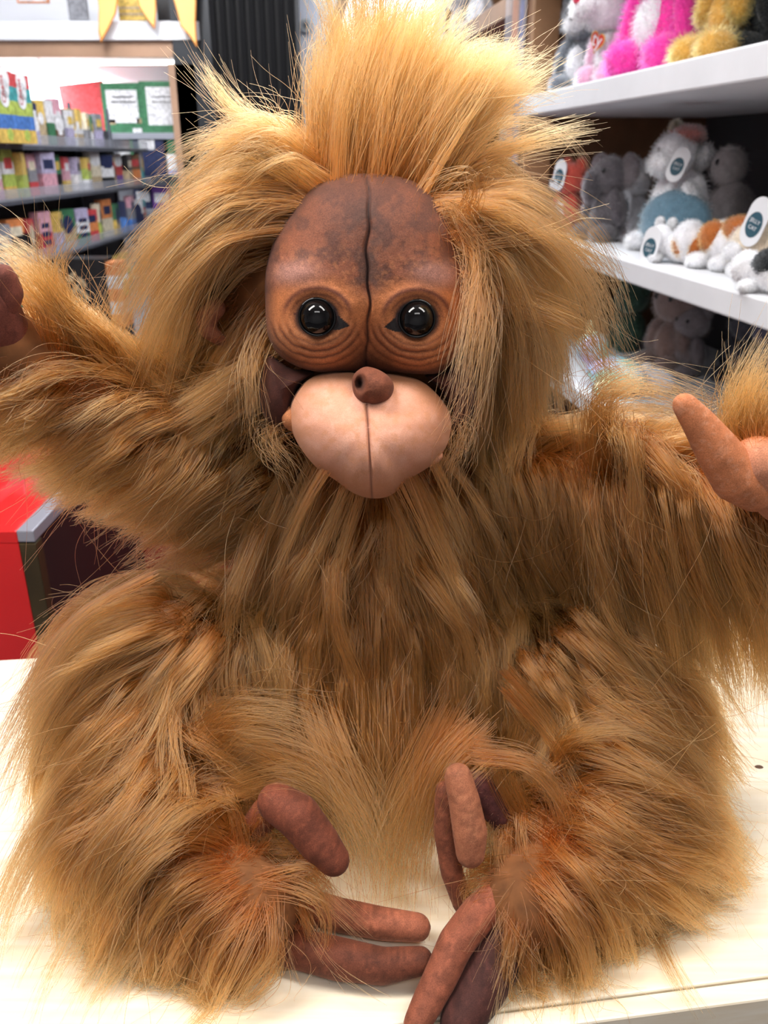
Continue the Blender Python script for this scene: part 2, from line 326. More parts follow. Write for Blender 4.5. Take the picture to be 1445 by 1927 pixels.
def sample_roots(k, n):
    out = []
    if k == 'head':
        v = RNG.normal(size=(n * 2, 3)); v /= np.linalg.norm(v, axis=1)[:, None]; P = HEADC + v * HEADR
    else:
        cs = CAPS[k]; ar = A([(np.linalg.norm(b - a) + .5 * (ra + rb)) * (ra + rb) for a, b, ra, rb in cs]); ch = RNG.choice(len(cs), n * 2, p=ar / ar.sum())
        a = A([cs[i][0] for i in ch]); b = A([cs[i][1] for i in ch]); t = RNG.random(n * 2)[:, None] * 1.2 - .1; t = np.clip(t, 0, 1)
        v = RNG.normal(size=(n * 2, 3)); v /= np.linalg.norm(v, axis=1)[:, None]; r = A([cs[i][2] for i in ch])[:, None]
        P = a + (b - a) * t + v * r
    f = lambda Q: sd_part(Q, k)
    for _ in range(4): P = P - f(P)[:, None] * grad(P, f)
    ok = sd_all(P) > -.012
    if k == 'head':
        q, _ = proj(P); ok &= ~(inpoly(q, FACE_OUT) & (P[:, 1] < HEADC[1]))
    P = P[ok]
    # three quarters of the back side are thinned out (never seen from near the photograph's side)
    nrm = grad(P, f); back = nrm[:, 1] > .35; keep = ~back | (RNG.random(len(P)) < .35); P = P[keep][:n]
    return P, grad(P, f)
K = 12
LM = {'head': 1.12, 'torso': 1.45, 'arm_left': 1.15, 'arm_right': 1.25, 'leg_left': 1.4, 'leg_right': 1.35}; NP = {'head': .7, 'leg_left': .8, 'leg_right': .8}
def guides(k, n, jit=.20, len_mul=1.0, hug=0.0):
    P, N = sample_roots(k, n); n = len(P); D, ln, lf = field(P, k)
    u = RNG.random(n); ln = ln * (.6 + .5 * RNG.random(n)) * len_mul * LM[k]; h = .006 + lf * u * NP.get(k, 1)
    J = RNG.normal(size=(n, 3)) * jit; J2 = RNG.normal(size=(n, 3)) * jit * .6
    G = np.empty((n, K, 3)); G[:, 0] = P; ds = (ln / (K - 1))[:, None]; p = P.copy()
    for i in range(1, K):
        t = i / (K - 1); D, _, _ = field(p, k); g = grad(p, sd_all); phi = sd_all(p)
        d = D + J * (1 - t) * .8 + J2 * t + N * max(0, .9 - 3.2 * t) * (.2 + u[:, None] * .8) * NP.get(k, 1)
        d[:, 2] -= .25 * t
        dn = (d * g).sum(1); near = np.clip(1 - (phi - h) / .02, 0, 1); d = d - g * (np.minimum(dn, 0) * near)[:, None]
        d /= np.linalg.norm(d, axis=1)[:, None]; p = p + d * ds
        phi = sd_all(p); tgt = h * min(1, t * 3.5)
        push = np.clip(tgt - phi, 0, .02); p = p + grad(p, sd_all) * push[:, None]
        pull = np.clip(phi - (tgt + .012), 0, .008) * .35; p = p - grad(p, sd_all) * pull[:, None]
        p[:, 2] = np.maximum(p[:, 2], zfloor(p) + .002 + .006 * u)
        G[:, i] = p
    # leave the bare places uncovered
    bad = np.zeros(n, bool); q, _ = proj(G.reshape(-1, 3)); q = q.reshape(n, K, 2)
    for poly, Y in BARE:
        ins = inpoly(q.reshape(-1, 2), poly).reshape(n, K) & (G[:, :, 1] < Y + .02); bad |= ins.any(1) & (RNG.random(n) < (.90 if Y < .5 else .97))
    fi = inpoly(q.reshape(-1, 2), FACE_OUT).reshape(n, K) & (G[:, :, 1] < .66)
    bad |= fi.sum(1) >= 2
    return G[~bad], N[~bad]
def strands(G, N, per, rad=.0085, conv=.28, wave=.0024, fly=.06):
    n = len(G); Gr = np.repeat(G, per, 0); Nr = np.repeat(N, per, 0); M = len(Gr); t = np.linspace(0, 1, K)
    l = .55 + .5 * RNG.random(M) ** .7; l = np.minimum(l, 1.0)
    s = t[None] * l[:, None] * (K - 1); i0 = np.minimum(s.astype(int), K - 2); f = (s - i0)[..., None]; ar = np.arange(M)[:, None]
    B = Gr[ar, i0] * (1 - f) + Gr[ar, i0 + 1] * f
    T1 = np.cross(Nr, RNG.normal(size=(n, 3)).repeat(per, 0)); T1 /= np.linalg.norm(T1, axis=1)[:, None]; T2 = np.cross(Nr, T1)
    a = RNG.normal(size=(M, 2)) * rad * .6; off = T1 * a[:, :1] + T2 * a[:, 1:]
    cv = np.clip(conv + RNG.normal(size=M) * .25, .05, 1.3)[:, None, None]
    B = B + off[:, None] * (1 - (1 - cv) * t[None, :, None] ** .8)
    B = B + Nr[:, None] * (RNG.random(M)[:, None, None] * .004) * np.minimum(t * 4, 1)[None, :, None]
    wv = RNG.normal(size=(M, 3)) * wave; fl = RNG.random(M) < fly; wv[fl] *= 4.5
    w2 = RNG.normal(size=(M, 3)) * wave * .5; ph = RNG.random(M) * 6.28
    B = B + wv[:, None] * (t ** 1.7)[None, :, None] + w2[:, None] * (np.sin(t[None] * 7 + ph[:, None]) * t[None])[..., None]
    B[..., 2] = np.maximum(B[..., 2], zfloor(B))
    return B
def resample(pts, K=K):
    pts = A(pts, float); 
    # Catmull-Rom through pts
    Q = np.vstack([2 * pts[0] - pts[1], pts, 2 * pts[-1] - pts[-2]]); m = len(pts) - 1; s = np.linspace(0, m, K); i = np.minimum(s.astype(int), m - 1); f = (s - i)[:, None]
    p0, p1, p2, p3 = Q[i], Q[i + 1], Q[i + 2], Q[i + 3]
    return .5 * (2 * p1 + (p2 - p0) * f + (2 * p0 - 5 * p1 + 4 * p2 - p3) * f ** 2 + (3 * p1 - 3 * p2 + p3 - p0) * f ** 3)
def lock(path, n, r0=.008, r1=.004, wave=.004, fly=.15, lmin=.6, C=None):
    """a lock of hair along path [(px, py, depth)]: root disc radius r0 closing (or opening) to r1"""
    C = resample(rooted([PX(*p) for p in path])) if C is None else C; t = np.linspace(0, 1, K); v = RNG.normal(size=(n, 3)) * .6
    l = lmin + (1 - lmin) * RNG.random(n); s = t[None] * l[:, None] * (K - 1); i0 = np.minimum(s.astype(int), K - 2); f = (s - i0)[..., None]
    B = C[i0] * (1 - f) + C[i0 + 1] * f; B = B + v[:, None] * (r0 + (r1 - r0) * t)[None, :, None]
    wv = RNG.normal(size=(n, 3)) * wave; fl = RNG.random(n) < fly; wv[fl] *= 4; w2 = RNG.normal(size=(n, 3)) * wave * .5; ph = RNG.random(n) * 6.28
    B = B + wv[:, None] * (t ** 2)[None, :, None] + w2[:, None] * (np.sin(t[None] * 7 + ph[:, None]) * t[None])[..., None]
    B[..., 2] = np.maximum(B[..., 2], zfloor(B)); return B

def rooted(P):
    """start the lock in the backing below its first point, so that no root end hangs free"""
    q = A(P[0])[None].copy()
    if sd_all(q)[0] > .07: return P
    for _ in range(6): q = q - (sd_all(q) + .004)[:, None] * grad(q, sd_all)
    back = P[0] - P[1]; back = back / (np.linalg.norm(back) + 1e-9) * .012
    q = q[0] + back; mid = (q * .45 + P[0] * .55) + (P[0] - q) * .1
    return [q, mid] + [P[0] * .5 + P[1] * .5] + list(P[1:])
def sheaf(path, nl, per, s0, s1, r0=.006, r1=.002, wave=.003):
    """many separate locks fanned about one path"""
    out = []; base = A([PX(*p) for p in path]); m = len(path)
    for i in range(nl):
        o = RNG.normal(size=3) * .6; o2 = RNG.normal(size=3) * .35; P = [base[j] + o * (s0 + (s1 - s0) * j / (m - 1)) + o2 * s1 * (j / (m - 1)) ** 2 for j in range(m)]
        P = rooted(P); L0 = .7 + .3 * RNG.random(); C = resample(P, K); sidx = np.linspace(0, L0 * (K - 1), K); i0 = np.minimum(sidx.astype(int), K - 2); f = (sidx - i0)[:, None]; C = C[i0] * (1 - f) + C[i0 + 1] * f
        out.append(lock(None, per, r0, r1, wave=wave, fly=.07, C=C))
    return np.concatenate(out)
HAIR = hair_mat('orange_pile', (.53, .136, .031), .33, .5, root=(.33, .055, .008))
SKIN = mat('pile_backing', (.16, .06, .018), .9, var=.3, scale=60)
ape = thing('orangutan_plush', 'shaggy orange orangutan plush with brown face and peach muzzle sitting on pine table', 'stuffed toy', (0, .66, 0))
bpy.context.view_layer.update()
def apart(o): return add_parent(o, ape)
BODY = {}
for k in PARTS:
    if k == 'head':
        bm = bmesh.new(); bmesh.ops.create_icosphere(bm, subdivisions=5, radius=1, matrix=Matrix.Translation(Vector(HEADC)) @ Matrix.Diagonal((*HEADR, 1))); me = bm_mesh(bm, 'head', True)
    else: me = blob_mesh(k, CAPS[k], .006, 4)
    o = new_obj('head' if k == 'head' else k.split('_')[0], me, None, SKIN); apart(o); BODY[k] = o
Q = 1.0
COUNT = {'head': (1500, 34), 'torso': (750, 32), 'arm_left': (520, 32), 'arm_right': (620, 36), 'leg_left': (1000, 34), 'leg_right': (950, 34)}
LOCKS = {
 'head': [
  # crown tuft
  ([(620,300,.66),(615,200,.67),(620,120,.68),(650,80,.69)],500,.020,.012),([(650,300,.65),(655,180,.66),(680,90,.67),(730,20,.68)],600,.022,.014),([(700,300,.64),(715,180,.65),(745,80,.66),(770,-10,.67)],650,.022,.014),
  ([(740,300,.64),(770,190,.65),(800,90,.66),(840,0,.67)],600,.020,.014),([(780,310,.64),(830,220,.65),(890,140,.66),(900,90,.67)],500,.020,.012),([(820,320,.65),(890,240,.66),(960,170,.67),(1050,115,.68)],500,.014,.008),
  ([(800,320,.65),(860,230,.66),(930,150,.67),(1010,130,.68)],350,.014,.008),([(860,330,.65),(930,290,.66),(1020,260,.66),(1130,240,.66)],260,.010,.004),
  ([(530,260,.66),(470,230,.67),(420,180,.68),(375,110,.69)],240,.010,.004),([(560,320,.64),(500,255,.65),(430,250,.66),(370,290,.66)],300,.014,.010),
  ([(478,640,.61),(472,720,.59),(478,800,.58),(460,880,.58)],90,.010,.010),([(492,820,.60),(540,870,.585),(560,930,.58)],90,.012,.010),([(880,800,.60),(850,870,.585),(840,940,.58)],120,.012,.012),
  # strands over the face's right side
  ([(905,360,.58),(870,330,.57),(810,360,.57),(800,420,.575)],26,.006,.004),([(900,470,.59),(880,560,.57),(860,680,.545),(840,760,.53)],60,.010,.008),([(910,520,.59),(900,620,.57),(880,730,.55),(830,800,.53)],60,.010,.010),
  ([(920,560,.59),(905,660,.57),(890,780,.55),(860,850,.54)],80,.010,.010),([(900,410,.59),(850,400,.575),(900,470,.575),(960,520,.58)],60,.008,.006),
  ([(950,440,.60),(1060,450,.60),(1150,510,.60),(1190,600,.60)],90,.010,.003),([(1000,560,.60),(1090,620,.60),(1150,700,.60),(1200,690,.60)],120,.012,.008)],
 'torso': [([(720,1330,.58),(720,1450,.56),(715,1560,.53),(715,1640,.51)],500,.035,.03),([(470,1040,.60),(430,1150,.59),(420,1280,.58)],160,.010,.006),([(620,1080,.585),(640,1200,.575),(690,1330,.57),(720,1370,.565)],150,.009,.004),([(820,1100,.58),(880,1200,.575),(900,1300,.57)],150,.009,.004)],
 'arm_left': [([(150,640,.61),(105,580,.60),(80,490,.59),(78,410,.58)],130,.006,.007),([(155,630,.61),(120,560,.60),(110,500,.59),(160,420,.58)],110,.005,.006),
   ([(200,650,.62),(120,590,.60),(50,500,.59),(-20,460,.58)],420,.012,.010)],
 'arm_right': [([(1120,850,.60),(1130,750,.60),(1200,722,.59),(1320,765,.58),(1390,800,.58)],240,.012,.013),([(1180,780,.59),(1190,850,.575),(1195,950,.57),(1190,1040,.57)],180,.008,.004),([(1150,780,.59),(1165,830,.575),(1180,900,.57)],160,.009,.006),
   ([(1400,835,.535),(1390,760,.535),(1415,700,.54),(1450,640,.545)],420,.013,.012),([(1440,840,.53),(1435,760,.53),(1460,680,.54)],500,.014,.012),([(1445,830,.55),(1400,800,.54),(1390,780,.54)],150,.01,.01),
   ([(1100,950,.60),(1130,1080,.59),(1150,1180,.585),(1170,1260,.585)],280,.014,.004),([(1180,960,.59),(1230,1080,.58),(1270,1200,.575),(1290,1330,.575)],320,.016,.004),([(1260,950,.58),(1330,1080,.57),(1360,1200,.565),(1390,1330,.56)],320,.016,.004),([(1340,1000,.57),(1400,1100,.56),(1440,1220,.555),(1460,1330,.55)],320,.016,.005),
   ([(1220,830,.58),(1300,950,.565),(1380,1100,.555),(1440,1250,.55)],280,.012,.004)],
 'leg_left': [([(360,1410,.53),(450,1345,.52),(560,1360,.51),(660,1440,.50)],240,.016,.016),([(600,1380,.55),(650,1480,.53),(690,1580,.50),(705,1690,.475)],420,.022,.020),([(520,1420,.54),(600,1470,.52),(670,1560,.50),(690,1640,.48)],260,.02,.014),([(420,1540,.50),(400,1500,.50),(520,1455,.49),(600,1480,.485)],120,.010,.008),([(400,1530,.50),(480,1560,.48),(570,1650,.465),(690,1760,.435)],200,.008,.003),([(600,1580,.48),(430,1610,.47),(300,1640,.47),(200,1690,.47)],200,.010,.008),
   ([(540,1640,.47),(440,1620,.46),(360,1700,.46),(350,1800,.45)],200,.010,.008)],
 'leg_right': [([(850,1370,.54),(795,1480,.52),(760,1580,.50),(750,1700,.475)],420,.022,.020),([(900,1380,.53),(840,1440,.51),(800,1540,.495),(790,1640,.48)],220,.014,.008),([(1040,1420,.52),(1090,1380,.51),(1160,1370,.505),(1230,1390,.50)],160,.008,.005),([(1010,1480,.51),(1100,1510,.50),(1180,1540,.49),(1260,1590,.49)],140,.007,.004),([(1180,1620,.50),(1270,1640,.49),(1350,1630,.49),(1400,1560,.49)],200,.012,.008),
   ([(1150,1650,.49),(1220,1740,.475),(1270,1830,.415),(1320,1910,.39)],80,.006,.002),([(990,1560,.49),(1000,1700,.47),(990,1800,.425),(1000,1940,.385)],200,.012,.008),([(1060,1640,.49),(1090,1760,.46),(1110,1860,.41)],200,.012,.008),
   ([(900,1420,.50),(1000,1440,.49),(1060,1530,.48),(1040,1620,.475)],120,.008,.006)]}
SHEAF = {
 'head': [([(550,345,.635),(430,360,.625),(310,460,.62),(240,600,.62),(205,720,.62)],34,45,.016,.030),([(520,400,.63),(420,440,.62),(330,550,.615),(290,680,.61),(230,790,.61)],30,45,.016,.026),
   ([(560,320,.64),(470,285,.63),(380,330,.63),(300,430,.63)],22,45,.014,.022),([(480,700,.62),(400,760,.615),(300,820,.61),(180,860,.61)],20,40,.016,.022),
   ([(870,390,.625),(960,410,.61),(1060,500,.61),(1110,640,.61),(1120,760,.61)],30,45,.016,.026),([(880,440,.62),(950,500,.605),(1000,640,.60),(1000,800,.60)],26,45,.014,.024),
   ([(640,310,.655),(640,200,.665),(665,100,.68),(700,20,.69)],26,50,.018,.024),([(720,305,.65),(745,190,.66),(780,90,.67),(810,0,.68)],28,50,.020,.026),([(800,315,.65),(860,220,.66),(910,130,.67),(930,80,.68)],20,50,.018,.018)],
 'torso': [([(620,960,.60),(570,1080,.59),(540,1200,.585)],14,40,.03,.026),([(800,960,.60),(850,1080,.59),(880,1200,.585)],14,40,.03,.026)],
 'arm_left': [([(300,780,.62),(190,790,.61),(90,800,.60),(10,850,.60)],20,40,.014,.016)],
 'arm_right': [([(1110,940,.60),(1140,1060,.59),(1165,1170,.585),(1180,1270,.585)],12,42,.016,.018),([(1190,960,.59),(1240,1090,.58),(1270,1210,.575),(1290,1350,.575)],14,42,.020,.020),([(1280,980,.58),(1340,1100,.57),(1370,1220,.565),(1390,1370,.56)],14,42,.020,.020),([(1360,1000,.57),(1410,1110,.56),(1440,1230,.555),(1450,1380,.55)],14,42,.020,.020)],
 'leg_left': [([(300,1150,.57),(150,1240,.55),(50,1400,.52),(-20,1580,.49)],34,42,.022,.026),([(270,1380,.52),(130,1530,.49),(40,1690,.45),(0,1860,.405)],34,42,.026,.024),([(300,1560,.49),(200,1700,.45),(130,1830,.41),(90,1930,.385)],20,42,.022,.022),([(430,1640,.46),(310,1740,.44),(220,1840,.41),(170,1930,.385)],18,42,.016,.016),([(400,1180,.58),(300,1300,.55),(220,1450,.52),(180,1600,.50)],22,42,.022,.022),
   ([(450,1630,.475),(420,1690,.455),(395,1770,.44),(380,1840,.42)],10,42,.010,.016),([(520,1650,.468),(500,1710,.452),(460,1780,.437),(420,1850,.415)],10,42,.010,.016),([(480,1590,.485),(520,1640,.462),(600,1700,.448),(690,1790,.432)],5,22,.010,.016),([(540,1700,.455),(560,1760,.432),(600,1840,.41),(680,1900,.39)],5,16,.012,.020),([(440,1560,.49),(470,1520,.485),(470,1600,.47),(430,1680,.455)],8,40,.012,.014),
   ([(460,1700,.455),(430,1800,.435),(360,1880,.40),(300,1950,.38)],12,40,.014,.014)],
 'leg_right': [([(1080,1180,.58),(1180,1290,.56),(1270,1400,.53),(1340,1500,.51)],24,42,.018,.018),([(1120,1400,.53),(1220,1480,.51),(1310,1560,.49),(1370,1630,.47)],22,42,.020,.016),([(1040,1620,.48),(1060,1730,.46),(1055,1830,.415),(1045,1940,.38)],18,42,.016,.016),([(980,1250,.56),(1060,1340,.55),(1130,1460,.52),(1180,1570,.50)],18,42,.018,.018),([(945,1540,.485),(960,1630,.462),(975,1720,.44),(975,1800,.42)],10,42,.010,.014),([(985,1600,.475),(940,1680,.445),(880,1780,.415),(830,1880,.39)],6,18,.010,.016),([(990,1640,.465),(960,1740,.43),(930,1840,.40),(900,1930,.375)],6,26,.010,.016),([(950,1480,.50),(930,1420,.50),(870,1480,.485),(850,1580,.475)],5,22,.010,.012),([(1120,1620,.485),(1170,1720,.465),(1180,1800,.45),(1160,1860,.44)],14,42,.014,.012)]}
for k in PARTS:
    n, per = COUNT[k]
    G, N = guides(k, int(n * Q)); B = [strands(G, N, per)]
    G2, N2 = guides(k, int(n * .5 * Q), jit=.5, len_mul=.8); B.append(strands(G2, N2, 6, rad=.012, conv=1.0, wave=.008, fly=.16))
    for L in SHEAF.get(k, []): B.append(sheaf(*L))
    for L in LOCKS.get(k, []): B.append(lock(L[0], int(L[1] * Q), L[2], L[3]))
    o = curves_obj('fur', np.concatenate(B), .00021, .00007, HAIR); o.parent = BODY[k]
    bpy.context.view_layer.update(); o.matrix_parent_inverse = BODY[k].matrix_world.inverted()

# ================================================================== the face
fo = PX(692, 640, .605); fn = A([0, 0, CAMH]) - fo; fn /= np.linalg.norm(fn)      # face plane, looking at the viewer
def on_face(x, y, h):
    """point at height h above the face plane seen at pixel x, y (arrays)"""
    x = np.asarray(x, float); y = np.asarray(y, float); a = x - CX; b = CY - y
    R = np.stack([a, FPX * CP + b * SP, b * CP - FPX * SP], -1); C0 = A([0, 0, CAMH])
    t = ((fo - C0) @ fn + h) / (R @ fn); return C0 + R * t[..., None]
def pad(name, outline, c, hfun, cfun, m, parent, nr=60, na=160, back=.03, rough_edge=0, h0=0):
    O = A(outline, float); O = np.vstack([O, O[:1]]); Qp = np.vstack([O[-2], O, O[1]]); mseg = len(O) - 1
    s = np.linspace(0, mseg, na, endpoint=False); i = s.astype(int); f = (s - i)[:, None]; p0, p1, p2, p3 = Qp[i], Qp[i + 1], Qp[i + 2], Qp[i + 3]
    E = .5 * (2 * p1 + (p2 - p0) * f + (2 * p0 - 5 * p1 + 4 * p2 - p3) * f ** 2 + (3 * p1 - 3 * p2 + p3 - p0) * f ** 3)
    r = np.linspace(0, 1, nr + 1)[1:]; r = 1 - (1 - r) ** 1.35
    c = A(c, float); XY = c + (E - c)[None] * r[:, None, None]; R = np.repeat(r[:, None], na, 1)
    XY = np.concatenate([c[None], XY.reshape(-1, 2)]); R = np.concatenate([[0], R.ravel()])
    H = h0 + hfun(XY[:, 0], XY[:, 1], R); V = on_face(XY[:, 0], XY[:, 1], H)
    ring = V[-na:]; cen = ring.mean(0); bk = cen + (ring - cen) * .8 - fn * back; V = np.vstack([V, bk, cen - fn * back])
    F = []
    for j in range(na): F.append((0, 1 + j, 1 + (j + 1) % na))
    for a in range(nr):
        o0 = 1 + a * na; o1 = o0 + na
        for j in range(na): F.append((o0 + j, o1 + j, o1 + (j + 1) % na, o0 + (j + 1) % na))
    lb = 1 + nr * na; lc = lb + na
    for j in range(na): F.append((lb + j, lc, lb + (j + 1) % na))
    me = bpy.data.meshes.new(name); me.from_pydata(V.tolist(), [], F); me.update(); smooth(me)
    bm = bmesh.new(); bm.from_mesh(me); bmesh.ops.recalc_face_normals(bm, faces=bm.faces); bm.to_mesh(me); bm.free()
    C = cfun(XY[:, 0], XY[:, 1], R); C = np.vstack([C, np.tile(C[-na:], (1, 1)), C[-1:]]); set_print(me, C)
    o = new_obj(name, me, None, m)
    return add_parent(o, parent) if parent else o
def gs(x, s): return np.exp(-(x / s) ** 2)
def lerp(a, b, t): return a * (1 - t) + b * t
def colmix(base, col, t): return base * (1 - t[:, None]) + A(col)[None] * t[:, None]
def sstep(a, b, x): t = np.clip((x - a) / (b - a), 0, 1); return t * t * (3 - 2 * t)
EYES = [(597, 597, 1), (784, 600, -1)]
def seam_x(y): return 692 + 3 * np.sin(y / 28.) + 2 * np.sin(y / 11.)
def brow_h(x, y, r):
    h = .042 * (1 - r ** 2.6) ** .55
    h -= .0035 * gs(x - seam_x(y), 3.2) * (y < 690) ; h -= .010 * gs(x - 692, 16) * sstep(400, 460, y) * .25
    h -= .016 * gs(x - 692, 42) * sstep(560, 690, y)
    for ex, ey, sg in EYES:
        dx, dy = x - ex, y - ey; rr = np.hypot(dx / 1.12, dy)
        h -= .0055 * gs(rr, 38); h += .0016 * gs(rr - 52, 10)
        ang = sstep(-10, 50, dy); h += .0005 * np.sin(rr * 6.28 / 13) * gs(rr - 62, 26) * ang
    h += .004 * gs(x - 560, 45) * gs(y - 505, 30) + .004 * gs(x - 825, 45) * gs(y - 505, 30)
    h += .0006 * (fbm(x / 14, y / 14, 5) - .5)
    return h
def brow_c(x, y, r):
    n = fbm(x / 30, y / 30, 1); n2 = fbm(x / 9, y / 9, 3)
    c = np.tile(A([.20, .060, .027]), (len(x), 1)); c = colmix(c, (.085, .028, .017), sstep(.40, .60, n) * .8); c = colmix(c, (.10, .034, .02), sstep(470, 340, y) * .5)
    c = colmix(c, (.36, .13, .05), sstep(.5, .7, n2) * .5 * sstep(420, 520, y))
    c = colmix(c, (.075, .032, .022), gs(x - 692, 26) * sstep(350, 420, y) * (.35 + .6 * sstep(.35, .6, n)))
    c = colmix(c, (.05, .022, .018), gs(x - 692, 44) * sstep(600, 680, y) * .95)
    c = colmix(c, (.06, .025, .018), gs(x - 650, 45) * gs(y - 430, 50) * .45); c = colmix(c, (.06, .025, .018), gs(x - 745, 60) * gs(y - 440, 60) * .35)
    for ex, ey, sg in EYES:
        dx, dy = x - ex, y - ey; rr = np.hypot(dx / 1.15, dy); big = np.hypot((dx + sg * 4) / 1.25, (dy - 15))
        c = colmix(c, (.50, .168, .058), (1 - sstep(70, 108, big)) * .85)
        c = colmix(c, (.55, .27, .21), gs(dx + sg * 42, 42) * gs(dy + 82, 20) * .9)            # pale brow patch
        c = colmix(c, (.10, .025, .012), gs(rr - 55, 5.5) * sstep(15, -30, dy) * .95)            # crease over the eye
        c = colmix(c, (.12, .035, .02), gs(rr - 43, 3) * sstep(10, -30, dy) * .7)
        below = sstep(-5, 35, dy)
        warp = rr + 5 * fbm(x / 22, y / 22, 7)
        line = .5 + .5 * np.sin(warp * 6.28 / 12.5); c = colmix(c, (.12, .035, .018), line ** 2.5 * below * gs(rr - 68, 34) * .95)
        c = colmix(c, (.62, .30, .16), (1 - line) ** 4 * below * gs(rr - 60, 22) * .45)
        c = colmix(c, (.03, .014, .012), gs(rr - 33, 6) * .95)
        # dark corner towards the nose and a smaller one outside
        tx = sg * dx; wedge = (tx > 20) & (tx < 62) & (dy < 24) & (np.abs(dy - 8 - (tx - 30) * .25) < (62 - tx) * .62)
        c[wedge] = A([.018, .014, .014])
        tx2 = -sg * dx; w2 = (tx2 > 20) & (tx2 < 46) & (np.abs(dy + 6) < (46 - tx2) * .3); c[w2] = A([.10, .03, .018])
        c = colmix(c, (.03, .016, .016), (rr < 34).astype(float))
    c = colmix(c, (.03, .012, .010), gs(x - seam_x(y), 2.2) * (y < 700) * .9)
    edge = sstep(.86, 1, r) ; c = colmix(c, (.06, .022, .015), edge * .75)
    return c * (.8 + .4 * fbm(x / 5, y / 5, 9))[:, None]
FACE = mat_attr('printed_face_cloth', .6, .38, 1100, bump=.4, sheen=.04)
face = pad('face', [(690,326),(740,330),(790,348),(835,395),(862,440),(880,500),(888,560),(884,620),(865,665),(830,700),(780,704),(735,700),(692,702),(640,700),(600,700),(560,690),(525,668),(504,630),(499,570),(500,510),(515,455),(545,405),(590,352),(640,330)], (692, 540), brow_h, brow_c, FACE, ape, nr=110, na=300, back=.035)
def muz_h(x, y, r):
    h = .062 * (1 - r ** 2.3) ** .6; h *= .62 + .38 * sstep(670, 900, y)
    h -= .0022 * gs(x - (690 + (y - 760) * .06), 3) * (y > 760); h -= .004 * gs(x - 693, 14) * sstep(765, 800, y) * .5
    h += .003 * gs(y - 895, 30) * gs(x - 700, 80); h -= .0010 * gs(y - 880, 6) * sstep(50, 100, np.abs(x - 692))
    return h
def muz_c(x, y, r):
    c = np.tile(A([.66, .31, .20]), (len(x), 1)); n = fbm(x / 28, y / 28, 12); n2 = fbm(x / 12, y / 12, 15)
    c = colmix(c, (.74, .40, .29), sstep(.38, .7, n) * .55); c = colmix(c, (.60, .26, .13), sstep(.46, .7, n2) * .55)
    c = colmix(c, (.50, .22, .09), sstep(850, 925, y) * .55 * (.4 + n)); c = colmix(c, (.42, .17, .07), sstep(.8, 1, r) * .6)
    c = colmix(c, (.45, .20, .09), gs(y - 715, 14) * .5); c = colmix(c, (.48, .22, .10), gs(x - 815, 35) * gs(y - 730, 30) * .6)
    c = colmix(c, (.16, .06, .04), gs(x - (690 + (y - 760) * .06), 1.8) * (y > 755) * .85)
    return c
muzzle = pad('muzzle', [(610,702),(650,700),(692,705),(740,704),(790,716),(828,748),(849,785),(845,826),(834,850),(816,872),(796,886),(765,905),(735,932),(700,938),(665,928),(630,903),(598,882),(570,850),(551,816),(544,788),(550,752),(575,718)], (692, 805), muz_h, muz_c, mat_attr('peach_cloth', .65, .14, 1300, bump=.35, sheen=.08), ape, nr=70, na=220, back=.045, h0=-.002)
def const(c, k=1): return lambda x, y, r: np.tile(A(c), (len(x), 1)) * (.65 + .7 * fbm(x / 8, y / 8, k))[:, None]
dome = lambda H, a=2.2, b=.55: (lambda x, y, r: H * (1 - r ** a) ** b)
BRN = mat_attr('brown_cloth', .75, .35, 1200, sheen=.03)
pad('cheek', [(505,665),(545,692),(590,700),(562,725),(548,770),(545,800),(515,800),(494,778),(488,735),(495,690)], (525, 735), dome(.020), const((.055, .016, .011), 21), BRN, ape, 24, 80, h0=-.012)
pad('cheek', [(880,665),(838,700),(800,705),(830,735),(850,780),(850,810),(875,800),(893,770),(898,725),(895,690)], (865, 740), dome(.020), const((.055, .016, .011), 22), BRN, ape, 24, 80, h0=-.012)
pad('mouth_corner', [(548,765),(536,770),(529,785),(535,802),(548,812),(558,812),(562,780)], (548, 790), dome(.010), const((.45, .17, .07), 23), BRN, ape, 12, 50, h0=-.002)
pad('mouth_corner', [(815,845),(830,848),(833,860),(822,872),(806,878),(800,860)], (816, 860), dome(.007), const((.62, .30, .19), 24), BRN, ape, 12, 50, h0=-.001)
def nose_h(x, y, r):
    h = .022 * (1 - r ** 2.4) ** .5; h -= .016 * gs(np.hypot((x - 677) / 1.0, (y - 722) / 1.6), 8); h -= .003 * gs(x - 692, 6) * sstep(735, 750, y); return h
def nose_c(x, y, r):
    c = const((.17, .052, .026), 31)(x, y, r); return colmix(c, (.02, .008, .006), gs(np.hypot((x - 677), (y - 722) / 1.6), 8) * .95)
pad('nose', [(672,698),(690,690),(715,697),(735,712),(741,730),(733,750),(712,762),(690,763),(672,752),(664,735),(663,712)], (702, 728), nose_h, nose_c, BRN, ape, 40, 90, back=.01, h0=.030)
EYE = mat('black_eye_plastic', (.003, .0025, .0025), .04, spec=.28, coat=.1)
